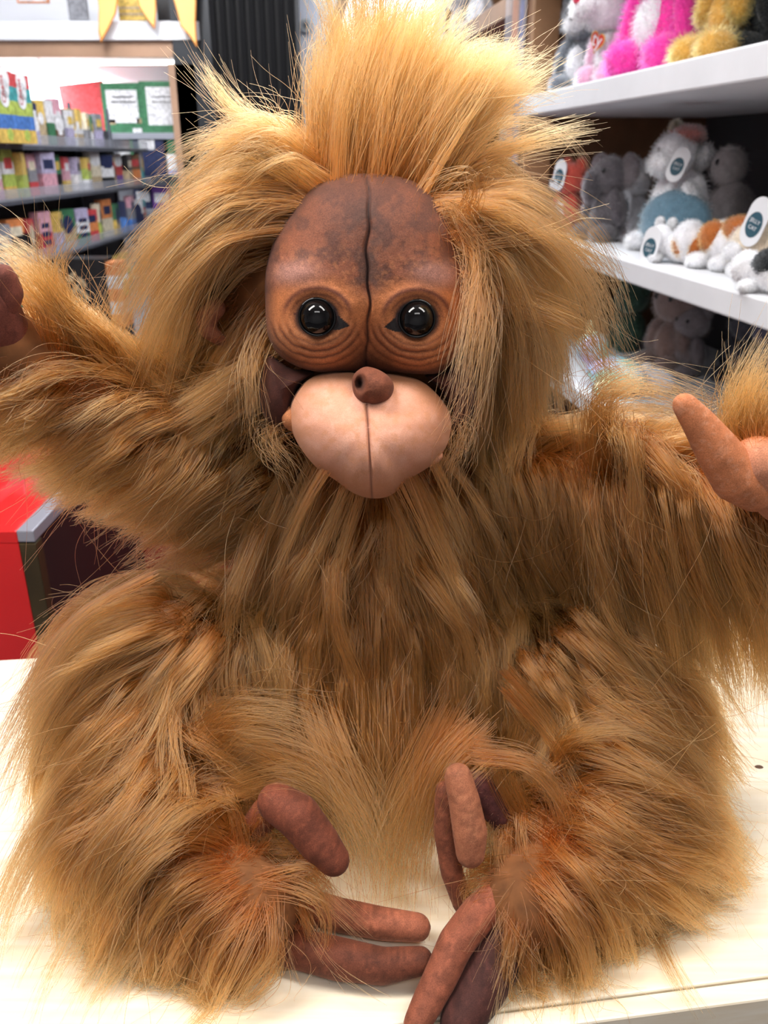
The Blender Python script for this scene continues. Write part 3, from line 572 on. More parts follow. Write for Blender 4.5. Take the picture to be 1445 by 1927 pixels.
for ex, ey, sg in EYES:
    hh = brow_h(A([ex + 0.]), A([ey + 0.]), A([.45]))[0]; c = on_face(ex, ey, hh - .0005)
    bm = bmesh.new(); bmesh.ops.create_uvsphere(bm, u_segments=48, v_segments=32, radius=.0122, matrix=Matrix.Translation(Vector(c)))
    e = add_parent(new_obj('eye', bm_mesh(bm, 'eye', True), None, EYE), ape)
    bm = bmesh.new(); z = Vector(fn); Mq = Matrix.Translation(Vector(c + fn * .0035)) @ z.to_track_quat('Z', 'Y').to_matrix().to_4x4()
    bmesh.ops.create_circle(bm, segments=8, radius=.0009)
    me = bpy.data.meshes.new('eye_rim'); vs = []; fs = []; R0, r0 = .0122, .0011
    for i in range(48):
        for j in range(8):
            a, b2 = i / 48 * 6.2832, j / 8 * 6.2832; vs.append(Mq @ Vector(((R0 + r0 * math.cos(b2)) * math.cos(a), (R0 + r0 * math.cos(b2)) * math.sin(a), r0 * math.sin(b2))))
            fs.append((i * 8 + j, ((i + 1) % 48) * 8 + j, ((i + 1) % 48) * 8 + (j + 1) % 8, i * 8 + (j + 1) % 8))
    bm.free(); me.from_pydata(vs, [], fs); smooth(me); add_parent(new_obj('rim', me, None, EYE), e)
# ear half buried in the mane
def ear(path, m):
    me = blob_mesh('ear', [(PX(*path[i][:3]), PX(*path[i + 1][:3]), path[i][3], path[i + 1][3]) for i in range(len(path) - 1)], .002, 3)
    v = verts_np(me); set_print(me, A([.22, .075, .04])[None] * (.6 + .8 * fbm(v[:, 0] * 300, v[:, 2] * 300, 4))[:, None]); apart(new_obj('ear', me, None, m))
ear([(405,580,.635,.008),(388,597,.635,.008),(392,622,.635,.007),(415,640,.64,.005)], BRN)
ear([(1000,585,.66,.009),(1015,605,.66,.009),(1005,635,.66,.008)], BRN)

# ================================================================== hands and feet
fuzz = []
def limb(name, paths, col, parent, seed=0, dk=.6, fz=True, voxel=.0022, tint=None, it=5):
    caps = []
    for p in paths:
        P3 = [(PX(q[0], q[1], q[2]), q[3]) for q in p]
        for i in range(len(P3) - 1): caps.append((P3[i][0], P3[i + 1][0], P3[i][1], P3[i + 1][1]))
    me = blob_mesh(name, caps, voxel, it); v = verts_np(me); n = fbm(v[:, 0] * 160 + seed, v[:, 2] * 160 + v[:, 1] * 90, seed)
    c = np.tile(A(col), (len(v), 1)); c = colmix(c, A(col) * dk, sstep(.42, .68, n) * .75)
    c = colmix(c, tint if tint is not None else A(col) * 1.9, sstep(.52, .75, fbm(v[:, 0] * 420, v[:, 2] * 420, seed + 5)) * .4)
    set_print(me, c); o = new_obj(name, me, None, BRN); add_parent(o, parent)
    if fz:
        rg = np.random.default_rng(seed); m = 1400; ix = rg.integers(0, len(v), m); nn = np.empty(len(me.vertices) * 3, np.float32); me.vertices.foreach_get('normal', nn); nn = nn.reshape(-1, 3)
        d = nn[ix] * .5 + rg.normal(size=(m, 3)) * .6; t = np.linspace(0, 1, 4)[None, :, None]; L = .0028 * rg.random(m)[:, None, None]
        P = v[ix][:, None] + d[:, None] * L * t; fuzz.append((o, P))
    return o
RB = (.17, .048, .022)
foot_l = limb('foot', [[(450,1700,.475,.011),(500,1750,.450,.015),(560,1780,.438,.016)], [(450,1690,.485,.010),(450,1600,.487,.012),(500,1530,.485,.012)]], RB, ape, 1)
limb('toe', [[(520,1510,.478,.0145),(560,1535,.470,.0165),(600,1585,.462,.0150),(628,1618,.457,.0120)]], (.15, .040, .020), foot_l, 2)
limb('toe', [[(560,1700,.47,.013),(640,1722,.462,.0125),(720,1738,.455,.0120),(785,1745,.45,.0105)]], (.27, .085, .045), foot_l, 3)
limb('toe', [[(540,1780,.436,.014),(640,1805,.423,.0145),(720,1818,.417,.0125),(790,1808,.418,.010)]], (.12, .034, .017), foot_l, 4)
foot_r = limb('foot', [[(1000,1640,.485,.011),(970,1720,.450,.017),(940,1780,.430,.018)], [(1000,1640,.485,.010),(960,1560,.495,.011),(900,1480,.50,.012)]], (.09, .028, .026), ape, 5)
limb('toe', [[(862,1462,.482,.0105),(874,1510,.474,.0120),(884,1565,.466,.013),(885,1605,.462,.011)]], (.34, .12, .06), foot_r, 6, tint=(.5, .2, .1))
limb('toe', [[(840,1490,.492,.009),(838,1560,.484,.0095),(850,1640,.474,.009),(870,1700,.468,.008)]], (.20, .06, .03), foot_r, 7)
limb('toe', [[(950,1680,.450,.013),(900,1720,.437,.0135),(858,1775,.420,.0130),(828,1840,.402,.0120),(805,1885,.390,.011),(785,1925,.378,.0095)]], (.24, .072, .038), foot_r, 8)
limb('toe', [[(965,1740,.442,.018),(935,1805,.420,.019),(900,1865,.402,.018),(865,1925,.382,.014)]], (.055, .017, .013), foot_r, 9)
hand_r = limb('hand', [[(1425,870,.52,.018),(1480,930,.53,.022),(1560,900,.53,.022)], [(1480,900,.53,.022),(1560,840,.53,.018)]], (.50, .20, .11), ape, 10, tint=(.6, .3, .2), voxel=.0025, dk=.8)
limb('thumb', [[(1288,762,.515,.0080),(1318,800,.515,.0110),(1352,850,.516,.0145),(1385,900,.518,.0165),(1420,920,.522,.0160)]], (.50, .17, .07), hand_r, 11, tint=(.62, .3, .18), voxel=.002, dk=.75)
for i, (fx, fy) in enumerate(((1640,760),(1680,830),(1690,900),(1670,970))): limb('finger', [[(1560,870 + i * 20,.53,.012),((1560 + fx) / 2, (880 + fy) / 2, .52, .0115),(fx, fy, .51, .009)]], (.50, .19, .10), hand_r, 12 + i, voxel=.003)
# stitched seam round the base of the thumb
seam = [(1412,838),(1414,870),(1406,905),(1398,925),(1392,940)]
hand_l = limb('hand', [[(20,650,.60,.018),(-10,600,.585,.020),(-20,560,.575,.018)]], (.17, .05, .035), ape, 20, voxel=.003)
for i, (fx, fy) in enumerate(((-70,470),(-110,520),(-120,580),(-100,640))): limb('finger', [[(-20,580,.58,.012),(fx * .5 - 15, (580 + fy) / 2, .57, .011),(fx, fy, .56, .009)]], (.17, .05, .035), hand_l, 22 + i, voxel=.003)
limb('thumb', [[(-10,600,.58,.013),(10,550,.575,.012),(5,520,.57,.009)]], (.17, .05, .035), hand_l, 27, voxel=.003)

FZ = hair_mat('cloth_nap', (.42, .15, .09), .5, .8)
for o, P in fuzz:
    if o.name.startswith('foot') or o.name.startswith('toe') and o.parent is ape: f = curves_obj('nap', P, .00008, .00004, FZ); add_parent(f, o)
# ================================================================== the shop behind
AR = math.radians(7.7)
def SU(u, v): return A([u * math.cos(AR) - v * math.sin(AR), u * math.sin(AR) + v * math.cos(AR)])    # right-hand fixture frame -> world
RS = Matrix.Rotation(AR, 3, 'Z')
def sbox(name, u0, u1, v0, v1, z0, z1, m, parent=None, bevel=.002):
    c = SU((u0 + u1) / 2, (v0 + v1) / 2); o = box(name, (c[0], c[1], (z0 + z1) / 2), (u1 - u0, v1 - v0, z1 - z0), m, None, RS, bevel)
    return add_parent(o, parent) if parent else o
WHITE_LAM = mat('white_laminate', (.72, .73, .76), .45, var=.04, scale=9); BROWN_WOOD = mat('brown_wood', (.16, .075, .035), .55, var=.35, scale=7)
DARKW = mat('dark_shelf_back', (.035, .028, .028), .7, var=.3, scale=5); GREYB = mat('dark_grey_panel', (.045, .045, .052), .6)
FLOORM = mat('grey_floor_tiles', (.16, .16, .18), .35, var=.25, scale=2.5)
tag(box('floor', (0, 2.2, -.975), (7, 8, .05), FLOORM), kind='structure')
tag(box('ceiling', (0, 2.2, 2.05), (7, 8, .05), mat('ceiling_tiles', (.8, .8, .8), .8)), kind='structure')
WALLM = mat('white_wall', (.75, .76, .80), .7, var=.03, scale=3)
tag(box('wall_back', (0, 6.0, .53), (7, .06, 3.0), WALLM), kind='structure')
tag(box('wall_left', (-3.4, 2.2, .53), (.06, 8, 3.0), WALLM), kind='structure')
tag(box('wall_right', (3.4, 2.2, .53), (.06, 8, 3.0), WALLM), kind='structure')
tag(box('wall_front', (0, -1.75, .53), (7, .06, 3.0), WALLM), kind='structure')

# ---- right hand shelving
u0, u1, v0, v1 = .80, 1.42, .9, 2.78
sh = thing('toy_shelving', 'open shelving with white boards and dark brown back holding stuffed toys', 'shelving', (*SU(1.1, 1.8), -.95), AR)
bpy.context.view_layer.update()
sbox('side_panel', u0 + .02, u1 + .04, v1, v1 + .03, -.95, 1.45, BROWN_WOOD, sh); sbox('back_panel', u1, u1 + .03, v0, v1, -.95, 1.45, GREYB, sh)
sbox('side_panel', u0 + .02, u1 + .04, v0 - .03, v0, -.95, 1.45, BROWN_WOOD, sh)
for zt, th in ((.719, .055), (.336, .047), (-.02, .047), (-.40, .047)): sbox('shelf_board', u0, u1, v0, v1 - .001, zt - th, zt, WHITE_LAM, sh, .004)
sbox('shelf_board', u0, u1, v0, v1 - .001, 1.03, 1.08, BROWN_WOOD, sh, .004)
sbox('wooden_post', u0 + .02, u0 + .10, v1 - .035, v1, -.95, 1.45, mat('lit_brown_wood', (.33, .18, .09), .5, var=.25, scale=6), sh)  # paler brown paints in the light falling on the upright's front
# second bay further down the aisle
sh2 = thing('toy_shelving', 'far brown shelving bay beyond the wooden post, seen past the crown tuft', 'shelving', (*SU(1.1, 3.8), -.95), AR)
bpy.context.view_layer.update()
LB = mat('light_brown_board', (.30, .19, .13), .5, var=.2, scale=6)
sbox('shelf_board', u0, u1, 2.95, 4.6, .96, 1.02, LB, sh2, .004); sbox('shelf_board', u0, u1, 2.95, 4.6, .50, .55, WHITE_LAM, sh2, .004); sbox('shelf_board', u0, u1, 2.95, 4.6, .66, .70, LB, sh2, .004)
sbox('back_panel', u1, u1 + .03, 2.95, 4.6, -.95, 1.6, mat('dark_red_panel', (.07, .022, .018), .6), sh2); sbox('side_panel', u0 + .02, u1, 4.6, 4.63, -.95, 1.6, BROWN_WOOD, sh2)
sbox('side_panel', u0 + .02, u1, 2.92, 2.95, -.95, 1.6, BROWN_WOOD, sh2)
ACR = mat('clear_acrylic', (.85, .88, .95), .05, alpha=.22, spec=.8)
ac = thing('acrylic_display_post', 'tall clear acrylic display sleeve with orange and blue print by wooden post', 'display', (*SU(.74, 2.72), -.95), AR)
bpy.context.view_layer.update()
sbox('sleeve', .735, .795, 2.74, 2.76, -.95, 1.5, ACR, ac); sbox('print_strip', .755, .772, 2.75, 2.752, .1, 1.4, mat('orange_print', (.55, .22, .08), .4, var=.5, scale=12), ac); sbox('blue_edge', .778, .79, 2.75, 2.753, .1, 1.4, mat('blue_print', (.12, .14, .32), .4, var=.5, scale=15), ac)
# acrylic divider on the middle shelf
dv = PZ(1238, 470, .336); ad = thing('acrylic_divider', 'clear acrylic divider sheet standing between plush toys on the middle shelf', 'divider', dv, AR)
bpy.context.view_layer.update()
c = A([dv[0], dv[1]]); e = A([math.cos(AR), math.sin(AR)])
add_parent(box('sheet', (*(c + e * .20), .336 + .115), (.40, .003, .23), mat('smoky_acrylic', (.10, .10, .11), .08, alpha=.10, spec=.6), None, RS), ad)
add_parent(box('edge', (*c, .336 + .115), (.003, .005, .23), mat('acrylic_edge', (.16, .17, .19), .2), None, RS), ad)

# ---- stuffed toys
def toy_mat(col, sheen=.5):
    n = 'plush_%02d_%02d_%02d' % tuple(int(c * 99) for c in col)
    return mat(n, col, .9, var=.16, scale=55, bump=.6, sheen=sheen, spec=.15)
TEAL = mat('tag_teal', (.035, .10, .14), .5); TAGW = mat('tag_white', (.82, .84, .88), .5); RED = mat('tag_red', (.62, .05, .03), .4); GOLD = mat('tag_gold', (.75, .45, .12), .4)
BLK = mat('black_bead', (.008, .008, .01), .15, coat=.5)
def ell(name, c, r, m, parent, rot=None, fuzz=0, seed=0, sub=4):
    """rounded stuffed piece, its surface slightly lumpy; fuzz > 0 adds a short pile as its sub-part"""
    bm = bmesh.new(); bmesh.ops.create_icosphere(bm, subdivisions=sub, radius=1)
    V = A([v.co for v in bm.verts]); k = .05 * (fbm(V[:, 0] * 2.3 + seed, V[:, 2] * 2.3 + V[:, 1] * 1.7, seed) - .5) * 2
    Rm = rot if rot is not None else Matrix.Identity(3)
    for v, kk in zip(bm.verts, k): v.co = Rm @ Vector([v.co[i] * (1 + kk) * r[i] for i in range(3)]) + Vector([float(q) for q in c])
    me = bm_mesh(bm, name, True); o = new_obj(name, me, None, m); o.parent = parent
    if fuzz:
        v = verts_np(me); rg = np.random.default_rng(seed + 5); n = 2200; ix = rg.integers(0, len(v), n)
        nn = np.empty(len(me.vertices) * 3, np.float32); me.vertices.foreach_get('normal', nn); nn = nn.reshape(-1, 3)
        P0 = v[ix] + rg.normal(size=(n, 3)) * min(r) * .05; d = nn[ix] + rg.normal(size=(n, 3)) * .5 + [0, 0, -.3]
        t = np.linspace(0, 1, 4)[None, :, None]; P = P0[:, None] + d[:, None] * fuzz * .32 * t
        col = m.node_tree.nodes['Principled BSDF'].inputs['Base Color'].default_value[:3]
        hm = hair_mat('pile_' + m.name, tuple(col), .5, .7); f = curves_obj('fur', P, .0004, .0002, hm); f.parent = o
    return o
def heart_poly(s):
    P = []
    for i in range(40):
        t = i / 40 * 2 * math.pi; P.append((s * .062 * 16 * math.sin(t) ** 3 * .5, 0, s * .062 * .5 * (13 * math.cos(t) - 5 * math.cos(2 * t) - 2 * math.cos(3 * t) - math.cos(4 * t))))
    return P
def flat(name, pts, th, m, parent, M=Matrix()):
    o = poly_prism(name, pts, (0, th, 0), m); o.data.transform(M); o.parent = parent; return o
def hang_tag(parent, M, kind, s=.04):
    """kind heart: red heart with gold rim and two white letters; kind pill: white card with teal oval"""
    if kind == 'heart':
        a = flat('tag', heart_poly(s * 1.12), .001, GOLD, parent, M); b2 = flat('heart', heart_poly(s), .0014, RED, None, M @ Matrix.Translation((0, -.0005, 0))); b2.parent = a
        t = text_mesh('letters', 'ty', s * .95, M @ Matrix.Translation((0, -.0012, s * .06)) @ Matrix.Rotation(math.pi / 2, 4, 'X'), TAGW, None); t.parent = a
    else:
        P = []
        for i in range(40):
            t = i / 40 * 2 * math.pi; P.append((s * .36 * math.cos(t), 0, s * .42 * math.sin(t) + (s * .28 if math.sin(t) > 0 else -s * .28)))
        a = flat('tag', P, .0012, TAGW, parent, M); P = [(s * .26 * math.cos(i / 32 * 6.2832), 0, s * .36 * math.sin(i / 32 * 6.2832) - s * .08) for i in range(32)]
        b2 = flat('oval', P, .0014, TEAL, None, M @ Matrix.Translation((0, -.0006, 0))); b2.parent = a
        for dz, tx in ((.02, 'JELLY'), (-.17, 'CAT')):
            t = text_mesh('letters', tx, s * .15, M @ Matrix.Translation((0, -.0012, s * dz)) @ Matrix.Rotation(math.pi / 2, 4, 'X'), TAGW, None, .0002); t.parent = a
def toy(name, label, cat, loc, rz, h, pieces, group=None, tags=(), fuzz=.012):
    """pieces: (part, (x, y, z), (rx, ry, rz), colour, lean degrees about y); unit height, front is -y"""
    t = thing(name, label, cat, loc, rz, group); bd = None
    for i, p in enumerate(pieces):
        pn, c, r, col = p[:4]; an = p[4] if len(p) > 4 else 0; R = Matrix.Rotation(math.radians(an), 3, 'Y') if an else None
        small = pn in ('eye', 'nose', 'beak', 'inner_ear'); m = BLK if col is None else toy_mat(col)
        ell(pn, [q * h for q in c], [q * h for q in r], m, t, R, 0 if small or col is None else fuzz * h / .17, seed=int(abs(loc[0] * 100)) + i * 3, sub=3 if small else 4)
    for tg in tags:
        x, y, z, kind, s, ry, rzz = tg; hang_tag(t, Matrix.Translation((x * h, y * h, z * h)) @ Matrix.Rotation(math.radians(rzz), 4, 'Z') @ Matrix.Rotation(math.radians(ry), 4, 'Y'), kind, s)
    return t
def on_shelf(px, py, u, z):
    r = ray(px, py); rr = SUinv(r[0], r[1]); v = u * rr[1] / rr[0]; q = SU(u, v); return (q[0], q[1], z)
def SUinv(x, y): return (x * math.cos(AR) + y * math.sin(AR), -x * math.sin(AR) + y * math.cos(AR))
def sit(body, belly, paw, ear=None, muz=None, eyes=True, earr=.10, long_ear=0):
    P = [('body', (0, 0, .28), (.21, .19, .28), body), ('belly', (0, -.06, .28), (.15, .15, .22), belly), ('head', (0, -.03, .72), (.25, .22, .22), body),
         ('arm', (-.21, -.07, .36), (.075, .08, .19), body, 20), ('arm', (.21, -.07, .36), (.075, .08, .19), body, -20),
         ('leg', (-.16, -.17, .09), (.09, .18, .09), paw), ('leg', (.16, -.17, .09), (.09, .18, .09), paw)]
    if ear: P += [('ear', (-.19, .02, .90 + long_ear * .1), (earr, .05, earr + long_ear), ear, -15), ('ear', (.19, .02, .90 + long_ear * .1), (earr, .05, earr + long_ear), ear, 15)]
    if muz: P += [('muzzle', (0, -.21, .67), (.12, .10, .09), muz), ('nose', (0, -.31, .70), (.03, .02, .02), None)]
    if eyes: P += [('eye', (-.10, -.225, .77), (.028, .02, .03), None), ('eye', (.10, -.225, .77), (.028, .02, .03), None)]
    return P
PINK, LPINK, WH, GR, CRM, GLD, BK = (.85, .05, .36), (.82, .42, .60), (.78, .78, .82), (.17, .19, .22), (.74, .62, .48), (.62, .34, .08), (.012, .014, .016)
ZT, ZM, ZL = .719, .336, -.02
AIS = AR - math.pi / 2          # facing the aisle
p = on_shelf(1096, 130, .93, ZT)
toy('dog_plush', 'grey and white plush dog at far end of top shelf behind pink cat', 'stuffed toy', p, AIS + .7, .26, sit(GR, WH, GR, GR, WH))
p = on_shelf(1158, 110, .93, ZT)
toy('cat_plush', 'pale pink and white plush cat with red nose and red heart tag', 'stuffed toy', p, AIS + .35, .30,
    [('body', (0, 0, .24), (.17, .16, .26), LPINK), ('belly', (0, -.07, .26), (.12, .12, .20), WH), ('head', (-.02, -.10, .66), (.27, .25, .24), WH), ('cheek', (.12, -.20, .72), (.12, .10, .12), LPINK),
     ('muzzle', (-.05, -.34, .60), (.13, .10, .09), WH), ('nose', (-.05, -.44, .64), (.035, .025, .03), (.72, .02, .08)), ('ear', (-.18, 0, .93), (.09, .05, .12), LPINK, -20), ('ear', (.18, 0, .93), (.09, .05, .12), LPINK, 20),
     ('eye', (-.15, -.33, .73), (.05, .03, .06), None), ('eye', (.10, -.34, .74), (.05, .03, .06), None), ('collar', (0, -.04, .45), (.13, .12, .035), WH), ('leg', (-.12, -.16, .08), (.08, .14, .09), LPINK), ('leg', (.12, -.16, .08), (.08, .14, .09), LPINK),
     ('arm', (-.15, -.10, .28), (.06, .07, .15), LPINK, 15), ('arm', (.15, -.10, .28), (.06, .07, .15), LPINK, -15)], tags=[(.02, -.24, .34, 'heart', .05, 20, 0)])
p = on_shelf(1255, 80, .95, ZT)
toy('bear_plush', 'bright pink plush with white belly and white muzzle sitting on the top shelf', 'stuffed toy', p, AIS + .35, .40,
    [('body', (0, 0, .25), (.20, .17, .27), PINK), ('belly', (-.02, -.09, .27), (.12, .11, .17), WH), ('head', (0, -.04, .66), (.26, .22, .22), PINK), ('muzzle', (-.02, -.24, .62), (.12, .08, .09), WH),
     ('arm', (-.19, -.09, .30), (.065, .08, .22), PINK, 12), ('arm', (.20, -.07, .30), (.065, .08, .22), PINK, -12), ('leg', (-.14, -.15, .10), (.11, .15, .11), PINK), ('leg', (.15, -.13, .10), (.12, .15, .12), PINK),
     ('ear', (-.19, 0, .85), (.09, .05, .09), PINK), ('ear', (.19, 0, .85), (.09, .05, .09), PINK), ('eye', (-.10, -.25, .74), (.04, .03, .05), None), ('eye', (.10, -.25, .74), (.04, .03, .05), None), ('nose', (-.02, -.32, .65), (.04, .03, .03), (.12, .05, .25))],
    tags=[(.22, -.16, .57, 'heart', .055, 15, 25)])
p = on_shelf(1187, 40, 1.08, ZT)
toy('bird_plush', 'plush bird with orange beak peeking out behind the bright pink toy', 'stuffed toy', p, AIS + .3, .36,
    [('body', (0, 0, .28), (.17, .17, .28), PINK), ('head', (0, 0, .66), (.19, .18, .18), PINK), ('beak', (-.06, -.20, .64), (.10, .10, .07), (.90, .28, .03)), ('wing', (-.19, 0, .34), (.05, .12, .18), LPINK), ('eye', (-.12, -.15, .74), (.03, .03, .04), None)])
p = on_shelf(1362, 50, .94, ZT)
toy('lamb_plush', 'golden yellow curly plush beside the bright pink toy on the top shelf', 'stuffed toy', p, AIS + .3, .30,
    [('body', (0, .02, .30), (.12, .13, .20), GLD), ('head', (0, -.02, .62), (.20, .18, .20), GLD), ('leg', (-.12, -.14, .09), (.10, .15, .10), GLD), ('leg', (.12, -.14, .10), (.10, .16, .11), GLD), ('arm', (-.12, -.04, .40), (.06, .07, .14), GLD, 15), ('arm', (.13, -.04, .40), (.06, .07, .14), GLD, -15),
     ('ear', (-.20, 0, .68), (.06, .05, .11), GLD), ('ear', (.20, 0, .68), (.06, .05, .11), GLD)], fuzz=.016)
p = on_shelf(1428, 25, 1.02, ZT)
toy('cat_plush', 'black plush at the right edge of the top shelf', 'stuffed toy', p, AIS, .34, sit(BK, BK, BK, BK, None))
# middle shelf
def zloc(px, py, z=ZM): q = PZ(px, py, z); return (q[0], q[1], z)
def size(px_h, loc): return px_h * math.hypot(loc[0], loc[1]) / FPX * 1.02
l = zloc(1068, 436); toy('fox_plush', 'red and white plush fox with white tag, leftmost on the middle shelf', 'stuffed toy', l, AIS + .2, .21, sit((.60, .10, .07), WH, (.60, .10, .07), (.6, .1, .07), WH), tags=[(.10, -.27, .78, 'pill', .062, 10, 20)])
l = zloc(1140, 452); toy('elephant_plush', 'grey plush elephant sitting between the red fox and small white toy', 'stuffed toy', l, AIS + .3, .245,
    [('body', (0, 0, .28), (.22, .19, .28), (.105, .095, .105)), ('head', (0, -.04, .68), (.21, .19, .20), (.105, .095, .105)), ('ear', (-.25, .02, .74), (.13, .04, .16), (.17, .15, .16)), ('ear', (.25, .02, .74), (.13, .04, .16), (.17, .15, .16)), ('trunk', (-.02, -.26, .58), (.06, .09, .16), (.105, .095, .105)),
     ('arm', (-.22, -.08, .38), (.07, .08, .18), (.105, .095, .105), 20), ('arm', (.22, -.08, .38), (.07, .08, .18), (.105, .095, .105), -20), ('leg', (-.16, -.17, .09), (.10, .17, .09), (.14, .13, .14)), ('leg', (.16, -.17, .09), (.10, .17, .09), (.14, .13, .14)), ('eye', (-.10, -.21, .74), (.025, .02, .025), None), ('eye', (.10, -.21, .74), (.025, .02, .025), None)])
l = zloc(1182, 448); toy('rabbit_plush', 'small white plush with white oval tag standing left of the acrylic divider', 'stuffed toy', (l[0] + .03, l[1] + .05, ZM), AIS + .3, .20,
    [('body', (0, 0, .30), (.15, .15, .30), WH), ('head', (0, -.05, .72), (.17, .16, .17), WH), ('ear', (-.08, 0, .92), (.05, .04, .12), WH), ('ear', (.08, 0, .92), (.05, .04, .12), WH), ('eye', (-.07, -.20, .76), (.02, .02, .02), None)], tags=[(-.02, -.22, .42, 'pill', .062, 0, 15)])
l = zloc(1236, 476); toy('goat_plush', 'large white plush with a reddish crown and brown ear holding a slate blue blanket', 'stuffed toy', (l[0] + .05, l[1] + .05, ZM), AIS + .5, .29,
    [('body', (0, .02, .34), (.25, .20, .34), WH), ('head', (-.02, -.06, .76), (.17, .17, .17), WH), ('muzzle', (-.05, -.20, .69), (.10, .10, .09), WH), ('ear', (-.20, 0, .74), (.05, .04, .09), WH, -25), ('inner_ear', (-.22, -.035, .74), (.03, .02, .055), (.25, .13, .10), -25), ('ear', (.18, 0, .74), (.05, .04, .09), WH, 25), ('horn', (-.09, -.02, .94), (.03, .03, .06), (.50, .42, .25)),
     ('crown', (.03, -.02, .90), (.13, .11, .06), (.55, .22, .20)), ('leg', (-.20, -.16, .08), (.10, .14, .08), WH), ('arm', (.20, -.10, .42), (.07, .09, .16), WH, -30), ('blanket', (.10, -.14, .24), (.32, .16, .25), (.115, .21, .28)), ('blanket', (.30, -.16, .13), (.20, .16, .13), (.115, .21, .28)), ('eye', (-.08, -.21, .79), (.02, .02, .02), None)],
    tags=[(.13, -.24, .68, 'pill', .055, 20, 25)])
l = zloc(1352, 452); toy('cockatoo_plush', 'off white plush cockatoo with grey beak behind the smoky acrylic sheet', 'stuffed toy', (l[0] + .02, l[1] + .03, ZM), AIS + .35, .25,
    [('body', (.05, 0, .30), (.24, .20, .32), (.70, .66, .64)), ('head', (-.02, -.04, .76), (.19, .17, .20), (.72, .68, .66)), ('beak', (-.17, -.10, .74), (.07, .06, .08), (.10, .085, .08)), ('wing', (.24, -.02, .34), (.06, .15, .24), (.50, .46, .44), -15), ('wing', (-.15, -.02, .34), (.06, .15, .22), (.50, .46, .44), 15), ('tail', (.20, .10, .08), (.16, .12, .07), (.5, .46, .44)), ('eye', (-.04, -.20, .80), (.025, .02, .035), None)])
l = zloc(1245, 492); RU = (.42, .13, .03)
toy('cat_plush', 'small white and rust plush lying with big white tag at the shelf edge', 'stuffed toy', l, AIS + .4, .10,
    [('body', (.55, 0, .36), (.50, .30, .33), WH), ('patch', (.62, -.06, .42), (.22, .28, .30), RU), ('head', (-.02, -.10, .44), (.32, .30, .34), WH), ('ear', (-.18, 0, .80), (.10, .06, .12), WH), ('ear', (.16, 0, .80), (.10, .06, .12), WH), ('paw', (.1, -.34, .12), (.14, .16, .11), WH)], tags=[(.05, -.48, .36, 'pill', .058, 12, 10)])
l = zloc(1330, 505); toy('cow_plush', 'white plush with rust brown patches lying below the cockatoo', 'stuffed toy', (l[0] + .02, l[1] + .02, ZM), AIS + .3, .13,
    [('body', (.2, .05, .38), (.62, .34, .36), WH), ('patch', (.05, -.16, .48), (.22, .18, .24), RU), ('patch', (.50, -.06, .62), (.30, .22, .20), RU), ('patch', (-.25, -.12, .30), (.14, .18, .20), RU), ('head', (-.45, -.15, .40), (.26, .26, .30), WH), ('leg', (0, -.36, .12), (.18, .16, .12), WH), ('leg', (.5, -.36, .12), (.18, .16, .12), WH), ('patch', (.85, .02, .8), (.22, .2, .22), RU)])
l = zloc(1400, 520); toy('puppy_plush', 'large cream plush lying at right end of middle shelf', 'stuffed toy', (l[0] + .05, l[1] - .01, ZM), AIS + .2, .155,
    [('body', (.25, .05, .36), (.50, .34, .36), CRM), ('head', (-.22, -.14, .36), (.32, .30, .30), CRM), ('ear', (-.42, -.10, .30), (.07, .12, .20), (.65, .48, .33)), ('ear', (.02, -.16, .28), (.07, .12, .20), (.65, .48, .33)), ('leg', (-.1, -.40, .10), (.14, .18, .10), WH), ('leg', (.40, -.36, .10), (.14, .18, .10), WH), ('muzzle', (-.26, -.42, .30), (.15, .10, .11), WH)],
    tags=[(.02, -.42, .66, 'pill', .066, 20, 10)])
l = zloc(1448, 400); toy('pig_plush', 'pale cream plush with pink ear at the right edge above the cream one', 'stuffed toy', (l[0] - .02, l[1] - .16, ZM), AIS + .2, .25, sit(CRM, CRM, CRM, (.70, .40, .42), None))
l = zloc(1425, 548); toy('cow_plush', 'black and white plush at the lower right corner of the middle shelf', 'stuffed toy', (l[0], l[1] - .0, ZM), AIS + .2, .10,
    [('body', (.3, 0, .36), (.55, .30, .34), WH), ('patch', (.3, -.10, .50), (.30, .24, .24), BK), ('head', (-.2, -.12, .38), (.28, .26, .28), WH), ('leg', (.1, -.32, .12), (.14, .16, .11), WH)])
for (x, y, h, col, lab) in ((1212, 415, .27, (.30, .04, .04), 'dark red plush half hidden behind the slate blue blanket toy'), (1300, 415, .27, (.14, .10, .09), 'dark brown fluffy plush behind the cockatoo in the shade'), (1410, 425, .29, (.16, .11, .10), 'brownish plush with tall tuft behind the cream toys'), (1160, 420, .24, (.20, .18, .19), 'grey plush with small ears behind the elephant toy')):
    l = zloc(x, y); toy('bear_plush', lab, 'stuffed toy', (l[0] + .10, l[1] + .12, ZM), AIS + .3, h, sit(col, col, col, col, None))
